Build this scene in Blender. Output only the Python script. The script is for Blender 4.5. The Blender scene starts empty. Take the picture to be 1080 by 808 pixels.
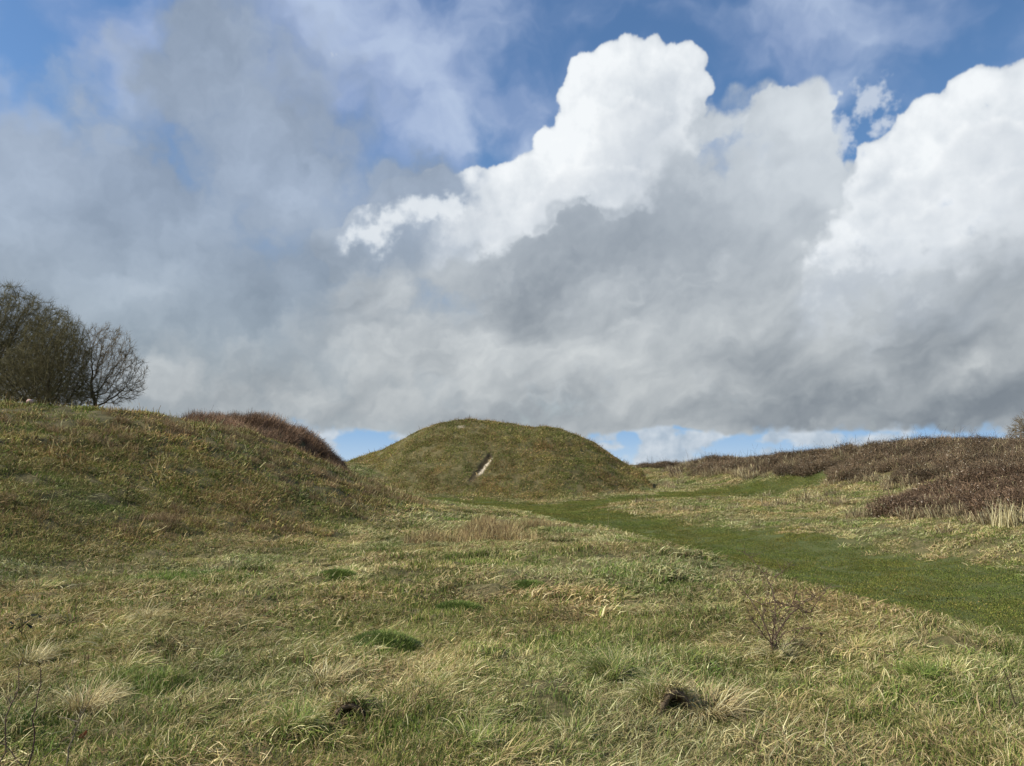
import bpy, math, random
import numpy as np
from mathutils import Vector, Matrix, Euler

# ------------------------------------------------------------------ camera
W0, H0, F = 1080.0, 808.0, 816.0
PITCH = math.radians(6.0)
CAMZ = 1.6
scene = bpy.context.scene
cam_data = bpy.data.cameras.new('camera')
cam = bpy.data.objects.new('camera', cam_data)
scene.collection.objects.link(cam)
cam.location = (0, 0, CAMZ)
cam.rotation_euler = (math.radians(90) + PITCH, 0, 0)
cam_data.sensor_width = 36.0
cam_data.lens = 36.0 * F / W0
cam_data.clip_start = 0.05
cam_data.clip_end = 12000
scene.camera = cam

def ray(px, py):
    u = (px - W0 / 2) / F; v = (H0 / 2 - py) / F
    return np.array([u, math.cos(PITCH) - v * math.sin(PITCH), math.sin(PITCH) + v * math.cos(PITCH)])

def at(px, py, Y):
    d = ray(px, py)
    return (d[0] * Y / d[1], Y, CAMZ + d[2] * Y / d[1])

# ------------------------------------------------------------------ exposure
scene.view_settings.view_transform = 'Standard'
scene.view_settings.look = 'None'
EXPO = 0.32
scene.view_settings.exposure = EXPO
scene.view_settings.gamma = 1.0
scene.view_settings.use_curve_mapping = False

# ------------------------------------------------------------------ sun
SUN_EL = math.radians(43)
SUN_AZ = math.radians(-100)          # measured from +Y towards +X: left of the camera, a little behind it
sun_dir = Vector((math.sin(SUN_AZ) * math.cos(SUN_EL), math.cos(SUN_AZ) * math.cos(SUN_EL), math.sin(SUN_EL)))
sl = bpy.data.lights.new('sun', 'SUN')
sl.energy = 5.0
sl.angle = math.radians(0.55)
sl.color = (1.0, 0.92, 0.79)
so = bpy.data.objects.new('sun', sl)
scene.collection.objects.link(so)
so.rotation_euler = sun_dir.to_track_quat('Z', 'Y').to_euler()
so.location = (-30, 0, 40)

# ------------------------------------------------------------------ numpy noise
def _hash(ix, iy, seed):
    h = (ix.astype(np.int64) * 374761393 + iy.astype(np.int64) * 668265263 + seed * 974634777) & 0xffffffff
    h = ((h ^ (h >> 13)) * 1274126177) & 0xffffffff
    return (h ^ (h >> 16)) & 0xffffffff
_GA = np.linspace(0, 2 * np.pi, 256, endpoint=False)
_GX, _GY = np.cos(_GA).astype(np.float32), np.sin(_GA).astype(np.float32)
def perlin(x, y, seed=0):
    xf, yf = np.floor(x), np.floor(y)
    xi, yi = xf.astype(np.int64), yf.astype(np.int64)
    fx, fy = (x - xf).astype(np.float32), (y - yf).astype(np.float32)
    ux = fx * fx * fx * (fx * (fx * 6 - 15) + 10); uy = fy * fy * fy * (fy * (fy * 6 - 15) + 10)
    r = None
    for dx in (0, 1):
        for dy in (0, 1):
            k = _hash(xi + dx, yi + dy, seed) & 255
            g = _GX[k] * (fx - dx) + _GY[k] * (fy - dy)
            w = (ux if dx else 1 - ux) * (uy if dy else 1 - uy)
            r = g * w if r is None else r + g * w
    return r * 1.5
def fbm(x, y, octaves=5, rough=0.5, seed=0, ridge=False):
    out = 0.0; a = 1.0; t = 0.0
    for o in range(octaves):
        n = perlin(x * 2 ** o + 17.3 * o, y * 2 ** o - 9.1 * o, seed + o)
        if ridge: n = np.abs(n) * 2 - 0.6
        out = out + a * n; t += a; a *= rough
    return out / t ** 0.7
def sst(x, a, b):
    t = np.clip((x - a) / (b - a), 0, 1)
    return t * t * (3 - 2 * t)
def s2l(r, g, b):
    return tuple(((c / 255 + 0.055) / 1.055) ** 2.4 if c > 10 else c / 255 / 12.92 for c in (r, g, b))

# ------------------------------------------------------------------ clouds: a window of sky 90 x 60 degrees, computed by direction
def blur(a, r):
    if r < 1: return a
    for ax in (0, 1):
        p = np.pad(a, [(r + 1, r) if i == ax else (0, 0) for i in (0, 1)], mode='edge')
        c = np.cumsum(p, axis=ax, dtype=np.float64)
        n = a.shape[ax]
        hi = np.take(c, np.arange(2 * r + 1, 2 * r + 1 + n), axis=ax); lo = np.take(c, np.arange(0, n), axis=ax)
        a = ((hi - lo) / (2 * r + 1)).astype(np.float32)
    return a

def cloud_window(R=16, EL0=-3.0, SPAN_A=90.0, SPAN_E=60.0):
    w, h = int(SPAN_A * R), int(SPAN_E * R)
    K = 15.5                                    # units per degree, about one photograph pixel
    az = ((np.arange(w) + .5) / w - .5) * SPAN_A * K
    el = (EL0 + (np.arange(h) + .5) / h * SPAN_E) * K
    X, Y = np.meshgrid(az.astype(np.float32), -el.astype(np.float32))     # row 0 is the lowest elevation
    def ctr(px, py):
        r = ray(px, py); r = r / np.linalg.norm(r)
        return math.degrees(math.atan2(r[0], r[1])) * K, -math.degrees(math.asin(r[2])) * K
    S = X / 100; T = Y / 100
    w1x = fbm(S * .9, T * .9, 4, .5, 1); w1y = fbm(S * .9, T * .9, 4, .5, 21)
    w2x = fbm(S * 3.5, T * 3.5, 5, .55, 31); w2y = fbm(S * 3.5, T * 3.5, 5, .55, 41)
    def lobe(px, py, rx, ry, rot=0, a=0, b=0):
        cx, cy = ctr(px, py)
        x = X + a * w1x + b * w2x - cx; y = Y + a * w1y + b * w2y - cy
        c, s = math.cos(math.radians(rot)), -math.sin(math.radians(rot))
        return 1 - np.sqrt(((x * c + y * s) / rx) ** 2 + ((y * c - x * s) / ry) ** 2)
    def union(L, a, b, k=.22):
        f = None
        for l in L:
            g = lobe(*l, a=a, b=b)
            if f is None: f = g
            else:
                hh = np.clip(.5 + .5 * (g - f) / k, 0, 1)
                f = f * (1 - hh) + g * hh + k * hh * (1 - hh)
        return f
    def bumps(L, a=40, b=12):
        f = 0
        for l in L: f = f + sst(lobe(*l[:-1], a=a, b=b), 0, 1) * l[-1]
        return f
    C3 = lambda r, g, b: np.array([r, g, b], np.float32) / 255
    def mix(m, A, B): return A * (1 - m[..., None]) + B * m[..., None]
    fine = fbm(S * 4.0, T * 4.0, 7, .6, 61)
    mid = fbm((X + 18 * w2x) / 110, (Y + 18 * w2y) / 110, 6, .55, 71)
    broad = fbm(S * .5, T * .5, 4, .5, 81)
    wisp = fbm((X + 34 * w1x + 7 * w2x) / 150, (Y + 34 * w1y + 7 * w2y) / 100, 6, .50, 91)

    # --- heap clouds as many overlapping round heads: height and facing give the relief
    def heaps(lobes, seed, n=3800, rmax=30):
        rng = np.random.RandomState(seed)
        H = np.full((h, w), -40.0, np.float32)
        area = np.array([l[2] * l[3] for l in lobes]); area = area / area.sum()
        px_u = K / R
        for i in range(n):
            l = lobes[rng.choice(len(lobes), p=area)]
            t = rng.rand() ** .42; ang = rng.rand() * 2 * math.pi
            cx, cy = ctr(l[0], l[1])
            c, s = math.cos(math.radians(l[4])), -math.sin(math.radians(l[4]))
            ex, ey = math.cos(ang) * l[2] * t, math.sin(ang) * l[3] * t
            x0 = cx + ex * c - ey * s; y0 = cy + ex * s + ey * c
            r = rmax * (.10 + 1.1 * rng.rand() ** 3.2) * (1.1 - .5 * t)
            z0 = math.sqrt(max(0, 1 - (t * .9) ** 2)) * min(l[2], l[3]) * .75
            i0 = (x0 - az[0]) / px_u; j0 = (-y0 - el[0]) / px_u; rr = r / px_u
            a0, a1 = int(max(0, i0 - rr)), int(min(w, i0 + rr + 2)); b0, b1 = int(max(0, j0 - rr)), int(min(h, j0 + rr + 2))
            if a1 <= a0 or b1 <= b0: continue
            xs = X[b0:b1, a0:a1] + 7 * w2x[b0:b1, a0:a1]; ys = Y[b0:b1, a0:a1] + 7 * w2y[b0:b1, a0:a1]
            d2 = r * r - (xs - x0) ** 2 - (ys - y0) ** 2
            z = np.where(d2 > 0, z0 + np.sqrt(np.maximum(d2, 0)), -40)
            H[b0:b1, a0:a1] = np.maximum(H[b0:b1, a0:a1], z)
        return H
    white = [(690, 100, 50, 44, 0), (640, 122, 50, 44, 0), (664, 90, 46, 34, 0), (716, 100, 28, 32, 0), (622, 96, 24, 22, 0), (660, 170, 84, 74, 0), (606, 180, 48, 48, 0), (566, 205, 50, 34, 0), (540, 190, 22, 20, 0),
             (500, 214, 42, 24, 0), (455, 218, 46, 26, 8), (400, 248, 50, 24, 20), (368, 268, 26, 22, 0), (600, 250, 120, 48, 0), (470, 260, 80, 30, 0), (425, 218, 22, 16, 0),
             (1052, 122, 46, 34, 0), (1003, 148, 48, 36, 0), (960, 188, 60, 36, 20), (908, 214, 38, 22, 0), (1080, 190, 120, 84, 0), (955, 262, 120, 56, 0), (890, 290, 60, 44, 0)]
    Hh = heaps(white, 5)
    cov = (Hh > -20).astype(np.float32)
    gx = np.gradient(blur(np.maximum(Hh, -12), 2), axis=1); gy = np.gradient(blur(np.maximum(Hh, -12), 2), axis=0)
    nl = np.sqrt(gx * gx + gy * gy + 1.0)
    lam = (-gx * -.62 + -gy * .50 + .55) / nl           # light from the upper left, a little from the front
    lam = blur(lam.astype(np.float32), 2) * .35 + blur(lam.astype(np.float32), 9) * .65
    big = blur(blur(Hh, 22), 22); occ = np.clip((blur(Hh, 4) - big) / 26, -1, 1)
    crisp = fbm(S * 9, T * 9, 5, .6, 141)
    edge = blur(cov, 4) + fine * .24 + crisp * .34 * sst(X, -260, 60) + fine * .4 * (1 - sst(X, -200, 40))
    m_w = sst(edge, .38, .72)
    lum_w = .695 + lam * .15 + occ * .15 + fine * .07 + mid * .22 + crisp * .03 + np.clip(blur(blur(Hh, 12), 12) * .002, -.06, .08) + bumps([(540, 235, 90, 45, 0, .05), (430, 235, 90, 40, 0, .04), (650, 175, 60, 60, 0, -.05), (1010, 240, 120, 70, 0, .04), (690, 215, 70, 50, 0, -.03)], 20, 10)
    lum_w = np.clip(lum_w, 0, 1)
    col_w = mix(lum_w, C3(118, 134, 154), C3(244, 248, 251))

    # --- thin high veil over the blue
    va = bumps([(400, 70, 360, 220, 0, .75), (250, 60, 200, 200, 0, .35), (590, 110, 110, 90, 0, .15), (820, 40, 190, 70, 0, .62), (1010, 30, 120, 70, 0, .25), (60, 10, 130, 60, 0, .35),
                (40, 92, 60, 60, 0, -1.0), (66, 150, 30, 34, 0, -.8), (150, 60, 60, 60, 0, .4), (512, 160, 44, 60, 0, -1.0), (540, 60, 50, 40, 0, -.3), (1000, 80, 110, 45, 0, -.35), (893, 160, 56, 70, 0, -1.2), (760, 70, 50, 40, 0, -.4)], 50, 16)
    veil = sst(wisp * .62 + .5 + va * .50, .28, 1.15) * .90 * (1 - .8 * sst(-va, .2, 1.))
    colr = np.zeros((h, w, 3), np.float32) + C3(176, 192, 222)
    colr = mix(np.clip(.5 + wisp, 0, 1), C3(150, 166, 204), C3(186, 202, 228))
    alpha = veil
    def over(A, m, c):
        nonlocal colr, alpha
        na = m + alpha * (1 - m)
        colr = np.where(na[..., None] > 1e-4, (c * m[..., None] + colr * (alpha * (1 - m))[..., None]) / np.maximum(na, 1e-4)[..., None], c)
        alpha = na
    back = sst(union([(980, 330, 240, 120, 0), (720, 340, 280, 100, 0), (800, 240, 80, 80, 0)], 20, 14) + mid * .3, -.05, .45)
    over(None, back, mix(np.clip(.5 + mid * .6 + wisp * .3, 0, 1), C3(166, 176, 188), C3(222, 228, 233)))
    m_w = m_w * (1 - sst(lobe(900, 355, 190, 95, 12, 14, 26) + fine * .5 + mid * .7, -.10, .60) * .92)
    over(None, m_w, col_w)
    # nearer heads inside the white: bright rims, faintly greyer bodies
    for sd, L in ((21, [(668, 150, 44, 40, 0), (640, 186, 40, 30, 0), (700, 176, 30, 40, 0), (1040, 170, 50, 34, 0), (985, 205, 44, 28, 10)]),
                  (22, [(612, 208, 48, 30, 0), (664, 214, 44, 34, 0), (560, 232, 40, 22, 0), (500, 240, 40, 20, 0), (1060, 226, 60, 40, 0), (1000, 250, 54, 34, 10), (940, 262, 48, 30, 20), (900, 290, 40, 30, 0)]),
                  (23, [(640, 242, 60, 26, 0), (690, 238, 40, 34, 0), (1020, 290, 70, 34, 0), (950, 305, 60, 30, 0)])):
        H2 = heaps(L, sd, 900, 20); c2 = (H2 > -20).astype(np.float32)
        m2 = sst(blur(c2, 7) + crisp * .35 + fine * .45 + mid * .4, .30, .95) * m_w * sst(wisp + .45, 0, .6)
        body = sst(blur(blur(c2, 9), 9), .55, 1.0)
        l2 = np.clip(.93 - .22 * body + mid * .20 + fine * .06 + (lam - .6) * .12, 0, 1)
        over(None, m2 * .62, mix(l2, C3(140, 154, 172), C3(248, 251, 253)))

    # --- torn wisp in the gap
    fwi = union([(914, 108, 24, 24, 0), (925, 128, 15, 22, 0), (893, 146, 18, 24, 30)], 8, 16) + fbm(S * 5, T * 5, 6, .62, 105) * 1.1
    over(None, sst(fwi, .05, .95) * .82, np.zeros_like(colr) + C3(204, 214, 228))

    # --- grey veil of the left
    gl = [(150, 190, 90, 70, 0), (215, 60, 70, 120, -20), (290, 170, 110, 130, -10), (90, 250, 220, 90, 0), (60, 330, 260, 120, 0), (330, 330, 220, 150, 0), (200, 420, 300, 110, 0), (440, 195, 66, 38, 0), (10, 200, 60, 50, 0), (-200, 300, 240, 200, 0)]
    fl = union(gl, 46, 20, .5) + mid * .50 + broad * .2
    ml = sst(fl, -.22, .50) * .95
    ll = .41 + mid * .42 + wisp * .16 + bumps([(400, 310, 120, 110, 0, -.26), (250, 340, 150, 80, 0, -.08), (200, 215, 90, 60, 0, .12), (20, 240, 80, 70, 0, .22), (130, 300, 110, 60, 0, .10), (60, 400, 140, 60, 0, .10), (215, 70, 90, 110, 0, -.06), (330, 210, 60, 60, 0, .06)])
    ll = np.clip(ll, 0, 1)
    hue_l = sst(Y, -330, -60)           # greyer towards the horizon
    cl = mix(ll, C3(130, 145, 165) * (1 - hue_l[..., None]) + C3(128, 139, 148) * hue_l[..., None], C3(190, 205, 226) * (1 - hue_l[..., None]) + C3(192, 203, 210) * hue_l[..., None])
    over(None, ml, cl)
    # bright ragged shreds of the white cloud's left end show through
    sh = sst(union([(400, 240, 64, 30, 25), (455, 222, 60, 26, 5)], 10, 18) + fine * .55, .15, .75) * .8
    over(None, sh * m_w, np.zeros_like(colr) + C3(236, 241, 245))

    # --- the big grey cloud in front
    grey = [(846, 116, 36, 28, 0), (796, 124, 44, 28, 0), (750, 132, 40, 30, 0), (810, 190, 90, 80, 0), (728, 200, 62, 62, 0), (700, 270, 130, 62, 0),
            (610, 240, 34, 28, 0), (650, 262, 56, 34, 0), (575, 276, 80, 34, 10), (480, 292, 90, 34, 10), (410, 312, 80, 40, 10), (440, 370, 170, 90, 0), (620, 350, 260, 110, 0), (800, 310, 70, 90, 0),
            (1120, 330, 150, 120, 0), (1010, 390, 210, 105, -22), (870, 410, 200, 80, 0), (650, 410, 360, 60, 0), (300, 420, 320, 66, 0), (530, 445, 160, 40, 0), (960, 410, 330, 60, 0), (-100, 430, 300, 60, 0), (1300, 300, 200, 200, 0)]
    Hg = heaps(grey[:9] + [(1010, 330, 130, 50, -24)], 9, 700, 26)
    covg = blur((Hg > -20).astype(np.float32), 5) + crisp * .2
    fg = union(grey, 9, 16) * 1.0 + fine * .10 + mid * .10
    fg = np.maximum(fg, (covg - .55) * .25)
    softT = sst(lobe(735, 160, 110, 90, 0, 8, 8), -.1, .5)
    softC = sst(lobe(606, 240, 70, 44, 0, 8, 8), -.1, .4)
    softR = sst(lobe(980, 300, 170, 110, 25, 8, 8), -.1, .5)
    soft = np.clip(sst(-X, -60, 130) + .65 * softT + .85 * softR + .10 * softC, 0, 1)                      # the left shoulder melts into the veil, the right heads stay crisp
    fg = fg - soft * (.10 - .35 * mid)
    mg = sst(fg, -.04 - .10 * soft, .14 + .55 * soft)
    open_ = bumps([(925, 265, 120, 62, 32, 1.0), (870, 330, 60, 40, 40, .6), (1000, 225, 90, 50, 20, .8), (885, 225, 40, 44, 0, .7), (960, 330, 90, 26, 35, .5)], 24, 22) + fine * .30 + mid * .40
    mg = mg * (1 - sst(open_ - .5 * sst(wisp, -.1, .5), .0, 1.15) * .90)
    ug = mid * .42 + fine * .07 + wisp * .20 + fbm((X + 40 * w1x) / 230, (Y + 40 * w1y) / 150, 4, .5, 131) * .35
    gxx = blur(np.gradient(blur(ug, 3), axis=1), 2) * -.6 + blur(np.gradient(blur(ug, 3), axis=0), 2) * .7
    lg = .47 + ug * .50 + broad * .12 + sst(fbm((X + 30 * w1x + 24 * w2x) / 90, (Y + 30 * w1y + 24 * w2y) / 60, 6, .56, 151), .10, .75) * .12 + np.clip(-gxx * 3.0, -.05, .05) + sst(fg, .45, 0.0) * .10 + bumps([
        (850, 115, 80, 66, 0, .30), (770, 128, 90, 50, 0, .24), (800, 190, 90, 60, 0, .10), (745, 255, 140, 70, 0, -.05), (640, 350, 150, 66, 14, .36), (560, 378, 150, 56, 0, .22), (480, 352, 90, 50, 0, .06),
        (1000, 400, 90, 26, 20, .16), (905, 395, 60, 22, 15, .14), (440, 292, 60, 50, 0, .16), (830, 330, 70, 60, 0, -.08), (990, 345, 120, 60, 30, -.10), (385, 325, 100, 90, 0, -.16),
        (1060, 300, 90, 70, 0, -.04), (870, 180, 40, 60, 0, .14), (600, 265, 60, 40, 0, -.06), (850, 420, 200, 40, 0, -.10), (1050, 350, 60, 40, 0, -.06), (300, 440, 330, 30, 0, -.10), (620, 436, 320, 34, 0, -.20), (930, 440, 280, 36, 0, -.22), (340, 400, 160, 40, 0, .06), (700, 300, 100, 50, 0, -.1)])
    ca, sa = math.cos(.42), math.sin(.42)
    streak = fbm(((X * ca - Y * sa) + 40 * w1x) / 210, ((X * sa + Y * ca) + 30 * w1y + 10 * w2y) / 62, 6, .56, 161)
    lg = lg + streak * .36 * sst(Y, -360, -150) + .02
    lg = np.clip(lg, 0, 1)
    hg = sst(Y, -330, -60)[..., None]
    cg = mix(lg, C3(140, 151, 164) * (1 - hg) + C3(126, 135, 144) * hg, C3(220, 227, 233) * (1 - hg) + C3(218, 222, 222) * hg)
    over(None, mg, cg)

    # --- pale air and low puffs under the ragged base
    d = bumps([(385, 470, 72, 26, 0, -1.0), (100, 470, 240, 40, 0, 1.4), (700, 464, 90, 22, 0, -.8), (880, 470, 230, 18, 0, -.8), (530, 465, 90, 30, 0, .7)], 0, 0)
    base = sst((-Y / K - 1.9) * .30 + mid * .45 + fine * .22 + d, -.10, .20)
    lb = mix(sst(-Y / K, -1, 3.5), C3(190, 212, 232), C3(140, 180, 222))
    pf = sst(fbm(S * 2.2, T * 4, 6, .55, 120) * .8 + .28 + bumps([(385, 470, 54, 20, 0, -.6), (664, 461, 18, 14, 0, -.5), (790, 472, 50, 10, 0, -.4), (720, 470, 60, 26, 0, .4), (850, 462, 60, 10, 0, .3)], 0, 6), .1, .5)
    pc = mix(np.clip(.5 + fine, 0, 1), C3(172, 186, 200), C3(212, 219, 226))
    low = mix(pf * .92, lb, pc)
    over(None, 1 - base, low)
    # only the window round the photograph is this detailed; nothing below the horizon matters
    lin = np.where(colr > .04045, ((np.clip(colr, 0, 1) + .055) / 1.055) ** 2.4, colr / 12.92)
    return np.dstack([lin / 2 ** EXPO, np.clip(alpha, 0, 1)]).astype(np.float32)

world = bpy.data.worlds.new('World')
scene.world = world
world.use_nodes = True
WT = world.node_tree
WT.nodes.clear()
def build_world():
    N, L = WT.nodes, WT.links
    def math_(op, a, b=0.0):
        n = N.new('ShaderNodeMath'); n.operation = op
        for i, v in enumerate((a, b)):
            if hasattr(v, 'is_linked'): L.new(v, n.inputs[i])
            else: n.inputs[i].default_value = v
        return n.outputs[0]
    data = cloud_window()
    hh, ww = data.shape[:2]
    img = bpy.data.images.new('cloud_field', ww, hh, alpha=True, float_buffer=True)
    img.colorspace_settings.name = 'Non-Color'
    img.alpha_mode = 'CHANNEL_PACKED'
    img.pixels.foreach_set(np.ascontiguousarray(data).ravel())
    img.update(); img.pack()
    tc = N.new('ShaderNodeTexCoord')
    sep = N.new('ShaderNodeSeparateXYZ'); L.new(tc.outputs['Generated'], sep.inputs[0])
    azn = math_('ARCTAN2', sep.outputs[0], sep.outputs[1])
    eln = math_('ARCSINE', sep.outputs[2])
    u = math_('ADD', math_('MULTIPLY', azn, 57.29578 / 90.0), 0.5)
    v = math_('MULTIPLY', math_('ADD', math_('MULTIPLY', eln, 57.29578), 3.0), 1 / 60.0)
    cmb = N.new('ShaderNodeCombineXYZ'); L.new(u, cmb.inputs[0]); L.new(v, cmb.inputs[1])
    tex = N.new('ShaderNodeTexImage'); tex.image = img; tex.extension = 'MIRROR'; tex.interpolation = 'Cubic'
    L.new(cmb.outputs[0], tex.inputs['Vector'])
    sky = N.new('ShaderNodeTexSky'); sky.sky_type = 'NISHITA'; sky.sun_disc = False
    sky.sun_elevation = SUN_EL; sky.sun_rotation = SUN_AZ
    sky.altitude = 60; sky.air_density = 1.0; sky.dust_density = 0.3; sky.ozone_density = 3.0
    b_sky = N.new('ShaderNodeBackground'); b_sky.inputs['Strength'].default_value = SKY_STRENGTH
    hs = N.new('ShaderNodeHueSaturation'); hs.inputs['Saturation'].default_value = 1.12; L.new(sky.outputs[0], hs.inputs['Color'])
    L.new(hs.outputs[0], b_sky.inputs['Color'])
    b_cl = N.new('ShaderNodeBackground'); L.new(tex.outputs['Color'], b_cl.inputs['Color'])
    mx = N.new('ShaderNodeMixShader')
    L.new(tex.outputs['Alpha'], mx.inputs[0]); L.new(b_sky.outputs[0], mx.inputs[1]); L.new(b_cl.outputs[0], mx.inputs[2])
    out = N.new('ShaderNodeOutputWorld'); L.new(mx.outputs[0], out.inputs['Surface'])
SKY_STRENGTH = 0.108
build_world()
world.cycles.sampling_method = 'MANUAL'
world.cycles.sample_map_resolution = 512

# ================================================================== terrain
def _cp():
    P = []
    def a(px, py, Y, dz=0.0):
        x, y, z = at(px, py, Y); P.append((x, y, z + dz))
    def w(x, y, z): P.append((x, y, z))
    # around and behind the camera
    for x, y in ((0, 0), (-4, 0), (4, 0), (0, -6), (-6, -6), (6, -5), (0, -14), (-14, -14), (10, -14)): w(x, y, 0)
    w(-10, 0, .1); w(-14, 6, .9); w(-20, 0, .8); w(7.5, 0, -.5); w(12, -2, -1.9); w(18, -4, -2.0); w(24, -2, -1.0)
    # foreground top
    for px, py in ((540, 800), (200, 800), (900, 800), (540, 700), (250, 700), (830, 700), (540, 640), (300, 640), (700, 640), (120, 700), (40, 760)):
        Y = CAMZ / -(ray(px, py)[2] / ray(px, py)[1]); w(*at(px, py, Y)[:2], 0)
    a(60, 640, 9.0); a(200, 610, 11.2); a(400, 590, 13.4)
    a(540, 570, 17.0); a(500, 552, 21.5)
    # crest that hides the near side of the hollow way
    a(590, 553, 21.0); a(640, 564, 17.6); a(700, 580, 14.4); a(780, 601, 11.7); a(860, 624, 9.7); a(950, 648, 8.3); a(1075, 679, 6.9)
    w(5.6, 3.5, -.05)
    # floor of the hollow way
    w(16, 4, -2.1); w(14.2, 10, -2.05); w(12.6, 16, -2.0); w(11.6, 20, -1.98); w(9.6, 25.5, -1.95); w(7.3, 33, -1.9); w(5.6, 41, -1.75); w(3.6, 50, -1.45)
    w(0, 55.5, -1.15); w(-5, 58, -.85); w(-10, 60.5, -.25)
    for px, py, Y, d1, z1, d2, z2 in ((1075, 679, 6.9, 2.0, -1.15, 3.8, -1.95), (950, 648, 8.3, 2.0, -1.1, 3.9, -1.95), (860, 624, 9.7, 2.1, -1.05, 4.1, -1.92), (780, 601, 11.7, 2.3, -.95, 4.5, -1.85),
                                      (700, 580, 14.4, 2.5, -.85, 5.0, -1.75), (640, 564, 17.6, 2.8, -.75, 5.5, -1.65), (590, 553, 21.0, 3.2, -.7, 6.0, -1.55)):
        x, y, z = at(px, py, Y); w(x + .97 * d1, y + .25 * d1, z1); w(x + .97 * d2, y + .25 * d2, z2)
    w(7.8, 4.5, -1.0); w(9.6, 5, -1.8); w(4.6, 33, -1.45); w(1.0, 43, -1.1)
    # foreground falls towards the mound
    a(480, 540, 27); a(470, 531, 33); a(520, 541, 29); w(-2.0, 47, -1.0); w(-6, 50, -.7); w(-9, 44, -.2); w(-12.5, 52, .2)
    # far side of the hollow
    a(1075, 606, 23.5); a(960, 583, 29); a(860, 562, 34); a(760, 545, 41.5); a(680, 531, 50)
    a(1075, 560, 28.5); a(1075, 535, 32); a(1010, 545, 34); a(940, 548, 36); a(860, 540, 42); a(780, 530, 49)
    a(1075, 500, 39); a(1000, 508, 44); a(920, 512, 50); a(850, 516, 56); a(760, 517, 60)
    a(700, 518, 62)
    # skylines on the right (ground below the brambles)
    a(1075, 473, 52); a(1000, 471, 54); a(930, 477, 57); a(850, 485, 62); a(790, 489, 68); a(730, 492, 78); a(690, 492.5, 86)
    a(850, 500, 59); a(760, 506, 66); a(700, 508, 72)
    w(40, 62, 2.4); w(30, 70, .8); w(18, 80, .2); w(50, 45, 2.4); w(60, 20, 1.0); w(30, 20, -.2); w(36, 32, 1.2)
    # left bank: foot, face, crest
    a(5, 598, 12.0); a(110, 588, 13.4); a(220, 575, 15.4); a(330, 560, 18.6); a(430, 548, 22.5)
    a(5, 520, 14.8); a(120, 510, 17.2); a(230, 505, 19.6); a(330, 517, 22.2)
    a(5, 435, 19.5); a(75, 437, 20.6); a(150, 440, 22.2); a(240, 455, 25); a(300, 473, 27); a(340, 489, 28.2); a(390, 514, 29.2); a(434, 531, 30.4)
    w(-28, 16, 3.2); w(-20, 12, 2.3); w(-24, 20, 3.3)
    w(-16, 27, 2.0); w(-22, 27, 2.6); w(-12, 33, 1.3); w(-8, 36, .6); w(-5, 37, -.1)
    # second bank behind, under the red-brown thicket
    a(150, 447, 44); a(200, 447, 43); a(250, 452, 43.5); a(300, 456, 45.5); a(330, 470, 46.5); a(352, 489, 47.5); a(366, 500, 48.5)
    w(-24, 36, 2.0); w(-17, 38, 1.3); w(-19, 54, 1.8); w(-26, 56, 2.0); w(-14, 58, 1.0)
    # under the trees
    w(-32, 60, 2.2); w(-40, 52, 2.6); w(-45, 70, 1.5); w(-36, 40, 3.0)
    # left foot of the mound
    a(352, 491, 66); a(372, 489, 67); w(-24, 72, .8); w(-10, 82, 0); w(0, 90, -.6); w(10, 88, -.3)
    for an in range(0, 360, 30):
        w(110 * math.sin(math.radians(an)), 40 + 110 * math.cos(math.radians(an)), -1.2)
    return np.array(P)
CP = _cp()
def _tps(r2): return np.where(r2 > 1e-12, 0.5 * r2 * np.log(np.maximum(r2, 1e-12)), 0.0)
def _fit():
    n = len(CP); x = CP[:, :2] / 30.0
    K = _tps(((x[:, None] - x[None]) ** 2).sum(-1)) + np.eye(n) * 2e-4
    Pm = np.hstack([np.ones((n, 1)), x]); A = np.zeros((n + 3, n + 3))
    A[:n, :n] = K; A[:n, n:] = Pm; A[n:, :n] = Pm.T
    return np.linalg.solve(A, np.concatenate([CP[:, 2], np.zeros(3)]))
_WT = _fit()
def base_h(x, y):
    x = np.asarray(x, float); y = np.asarray(y, float)
    sh = x.shape; q = np.stack([x.ravel(), y.ravel()], 1) / 30.0
    out = np.empty(len(q)); c = CP[:, :2] / 30.0; n = len(c)
    for i in range(0, len(q), 20000):
        b = q[i:i + 20000]
        r2 = ((b[:, None, :] - c[None]) ** 2).sum(-1)
        out[i:i + 20000] = _tps(r2) @ _WT[:n] + _WT[n] + b @ _WT[n + 1:]
    out = out.reshape(sh)
    r = np.hypot(x, y - 40); k = sst(r, 80, 108)
    return out * (1 - k) + (-1.2) * k

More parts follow.
